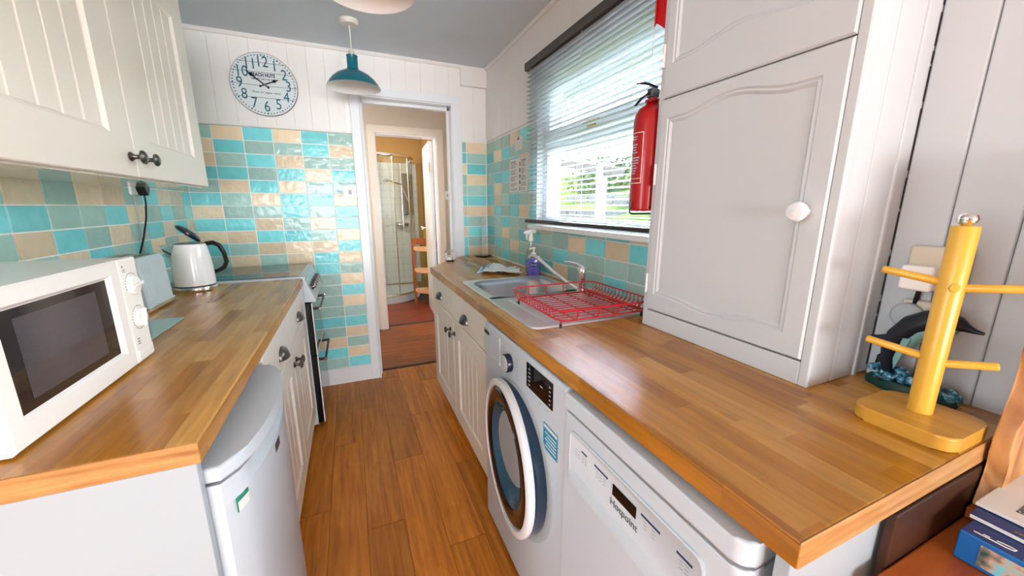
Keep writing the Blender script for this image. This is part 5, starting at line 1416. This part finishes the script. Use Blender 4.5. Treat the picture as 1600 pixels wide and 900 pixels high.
# ------------------------------------------------------------------ mug tree, dolphin lamp, sockets
mt_ = thing('mug_tree', 'wooden mug tree with bare pegs and a metal ball on top', 'mug tree', (.890, .27, .90))
obj('base', G().prism([(p[0], p[1]) for p in rrect(.823, .960, .204, .338, .024, 0, 6)], 'z', .9002, .9255, .004, 3), 'beech_base', mt_)
obj('post', G().lathe([(.0165, .9255), (.0165, 1.245), (.0155, 1.247), (.001, 1.2475)], (.899, .273, 0), n=28), 'beech', mt_)
obj('ball', G().lathe([(.006, 1.247), (.007, 1.2495), (.011, 1.252), (.0128, 1.258), (.011, 1.264), (.006, 1.268), (.001, 1.269)], (.899, .273, 0), n=22), 'chrome', mt_)
PC = Vector((.899, .273, 0))
for (d, z) in (((-.05, .118, 0.0), 1.157), ((.025, -.125, 0.0), 1.150), ((-.05, .125, .0), 1.026), ((.03, -.115, .0), 1.020), ((-.115, -.07, 0), 1.150)):
    dd_ = Vector(d); dn = dd_.normalized(); L_ = {1.157: .084, 1.150: .105, 1.026: .086, 1.020: .070}.get(z, .09)
    if z == 1.150 and d[0] < -.1: L_ = .022
    a = PC + dn * .010 + Vector((0, 0, z - .002)); b_ = PC + dn * L_ + Vector((0, 0, z + .012 * (L_ > .05)))
    obj('peg', G().tube([a, a + (b_ - a) * .97, b_], [.0068, .0064, .0048], 14), 'beech', mt_)

dl_ = thing('dolphin_lamp', 'dolphin ornament leaping from painted waves with a black cable', 'ornament', (1.03, .33, .90))
g = G()
bp = []
for k in range(28):
    t = 2 * PI * k / 28; r = 1 + .07 * math.sin(5 * t) + .04 * math.cos(3 * t); bp.append((1.032 + .030 * r * math.cos(t), .332 + .070 * r * math.sin(t)))
g.rings([[(p[0], p[1], .9004) for p in bp], [(1.032 + (p[0] - 1.032) * 1.02, .332 + (p[1] - .332) * 1.03, .912) for p in bp], [(1.032 + (p[0] - 1.032) * .8, .332 + (p[1] - .332) * .9, .922) for p in bp]])
obj('base', g, 'green_base', dl_)
g = G(); rnd = random.Random(8)
for k in range(46):
    yy = rnd.uniform(.268, .396); zz = .918 + rnd.random() * (.012 + .022 * math.exp(-((yy - .365) ** 2) / .0012)); r = rnd.uniform(.007, .012)
    g.sphere((1.026 + rnd.uniform(-.014, .012), yy, zz), r, r * 1.2, r * .8, 8)
o = obj('waves', g, 'wave_paint', dl_); o['kind'] = 'stuff'
path = [(1.024, .368, .925), (1.022, .372, .955), (1.021, .371, .985), (1.020, .362, 1.018), (1.020, .345, 1.045), (1.020, .325, 1.060), (1.020, .303, 1.066), (1.020, .287, 1.064), (1.020, .276, 1.060), (1.020, .266, 1.057), (1.020, .255, 1.056)]
obj('dolphin', G().tube(path, [.010, .014, .019, .024, .026, .0255, .022, .017, .009, .0055, .003], 18, flat=(.85, 1.0)), 'dolphin_blue', dl_)
g = G(); 
for sgn in (-1, 1): pass
fin = [(.372, 1.022), (.380, 1.014), (.398, 1.009), (.410, 1.006), (.398, 1.001), (.378, .996), (.370, 1.0)]
g.prism(fin, 'x', 1.0165, 1.0235, .002, 1); obj('dorsal_fin', g, 'dolphin_blue', dl_)
obj('belly', G().tube([(1.016, .352, .985), (1.014, .345, 1.012), (1.013, .330, 1.036), (1.013, .308, 1.046), (1.014, .285, 1.053)], [.007, .012, .013, .011, .005], 12), 'dolphin_belly', dl_)
obj('flipper', G().prism([(.350, 1.02), (.338, 1.022), (.346, .985), (.354, .952), (.358, .975)], 'x', .997, 1.001, .001, 1), 'dolphin_belly', dl_)
obj('cable', G().tube([(1.05, .395, .905), (1.055, .402, .93), (1.055, .400, .955), (1.06, .392, .963), (1.064, .380, .97), (1.066, .372, 1.02), (1.066, .368, 1.08), (1.064, .365, 1.118)], .0042, 8), 'black_plastic', dl_)
s1 = thing('cream_socket', 'cream wall socket with a white plug above the dolphin', 'socket', (XN, .35, 1.11))
obj('plate', G().box(XN - .024, XN - .0002, .306, .391, 1.113, 1.200, .006, 3), 'beige_plastic', s1)
tag(obj('white_plug', G().box(XN - .052, XN - .0242, .338, .388, 1.112, 1.162, .006, 3), 'white_plastic', None, (XN - .04, .36, 1.11)), 'white mains plug in the cream wall socket', 'plug')
s2 = thing('low_socket', 'pale wall socket half hidden behind the dolphin ornament', 'socket', (XN, .345, 1.01))
obj('plate', G().box(XN - .016, XN - .0002, .306, .388, 1.008, 1.088, .005, 3), 'beige_plastic', s2)
obj('adaptor', G().lathe([(.001, 0), (.026, 0), (.026, .012), (.022, .016), (.001, .017)], (XN - .0165, .372, 1.055), (-1, 0, 0), 26), 'ink_pale', s2)

# ------------------------------------------------------------------ pine sideboard with hutch side, boxes and booklets
ZT = .772
sd_ = thing('pine_sideboard', 'orange pine sideboard standing against the near end of the worktop', 'sideboard', (.87, -.05, 0))
obj('top', G().box(.642, XN - .004, -.42, .196, ZT - .024, ZT, .004, 2), 'pine_top', sd_)
obj('edge_strip', G().box(.618, .6415, -.42, .196, ZT - .024, ZT + .001, .005, 2), 'pine', sd_)
obj('shade_board', G().box(.665, XN - .004, .1965, .2085, ZT - .30, .858, .003, 2), 'shade_brown', sd_)  # dark board added to give the shade below the worktop end
obj('carcass', G().box(.645, XN - .006, -.41, .190, .06, ZT - .0245, .002), 'pine_top', sd_)
for (x, y) in ((.69, .15), (1.04, .15), (.69, -.38), (1.04, -.38)): obj('foot', G().box(x - .025, x + .025, y - .025, y + .025, 0, .0605, .003), 'pine_top', sd_)
prof = []
for k in range(25):
    z = ZT + .022 + k * .024; prof.append((.916 + .030 * (k / 24) ** .7 * 1.6 + .010 * math.sin(k * .9), z))
hut = thing('hutch_side', 'wavy edged pine upright of a shelf standing on the sideboard', 'shelf upright', (1.01, .18, ZT))
obj('upright', G().prism(prof + [(XN - .006, prof[-1][1]), (XN - .006, prof[0][1])], 'y', .172, .194, .003, 2), 'pine', hut)
obj('block', G().box(.900, XN - .01, .1715, .194, ZT + .0015, ZT + .0215, .002), 'pine_top', hut)

bx_ = thing('puzzle_box', 'blue picture box lying on the pine sideboard under the booklets', 'box', (.9, .04, ZT))
X0, X1, Y0_, Y1_ = .780, 1.04, -.17, .168; Z0, Z1 = ZT + .0012, ZT + .047
obj('carton', G().box(X0, X1, Y0_, Y1_, Z0, Z1, .002, 2), 'box_blue', bx_)
obj('top_print', G().box(X0 + .003, X1 - .003, Y0_ + .003, Y1_ - .002, Z1 - .0002, Z1 + .0006), 'box_navy', bx_)
obj('top_panel', G().box(X0 + .004, X1 - .003, Y0_ + .003, .112, Z1 + .0004, Z1 + .0010), 'box_teal', bx_)
obj('side_picture', G().box(X0 - .0008, X0 + .001, Y0_ + .012, Y1_ - .022, Z0 + .006, Z1 - .007), 'picture_print', bx_)
g = G(); g.tube([(X0 + .012, .158, Z1 + .0008), (X0 + .012, .128, Z1 + .0008), (X0 + .014, .122, Z1 + .0008), (X0 + .018, .121, Z1 + .0008), (X0 + .019, .126, Z1 + .0008), (X0 + .017, .138, Z1 + .0008)], .0010, 6)
g.tube([(X0 + .016, .150, Z1 + .0008), (X0 + .016, .144, Z1 + .0008)], .0010, 6)
obj('emblem', g, 'paper', bx_)
zz = Z1 + .0014
bk1 = thing('blue_booklet', 'thin blue booklet lying on the picture box below the white sheet', 'booklet', (.92, .05, zz))
obj('pages', G().box(.822, 1.03, -.16, .172, zz, zz + .006, .0006, 1), 'paper', bk1)
obj('cover', G().box(.8215, 1.031, -.161, .1725, zz + .006, zz + .0075, .0004, 1), 'box_navy', bk1)
text('lettering', 'seal sanctuary', .010, 'brass', bk1, (.830, .105, zz + .0077), (0, -1, 0), (1, 0, 0), italic=.2)
text('lettering', 'Nature Party', .011, 'paper', bk1, (.842, .090, zz + .0077), (0, -1, 0), (1, 0, 0), italic=.2, bold=.0003)
zz2 = zz + .0085
bk2 = thing('white_leaflet', 'white leaflet with a framed line drawing on top of the booklets', 'leaflet', (.95, .05, zz2))
obj('sheets', G().box(.850, 1.045, -.15, .176, zz2, zz2 + .005, .0006, 1), 'paper', bk2)
obj('line_drawing', G().box(.878, 1.03, -.13, .142, zz2 + .005, zz2 + .0054), 'engraving', bk2)
g = G()
for q in ((.876, .878, -.132, .144), (1.03, 1.032, -.132, .144), (.876, 1.032, .142, .144), (.876, 1.032, -.132, -.130)): g.box(q[0], q[1], q[2], q[3], zz2 + .005, zz2 + .0056)
obj('drawing_frame', g, 'ink_grey', bk2)
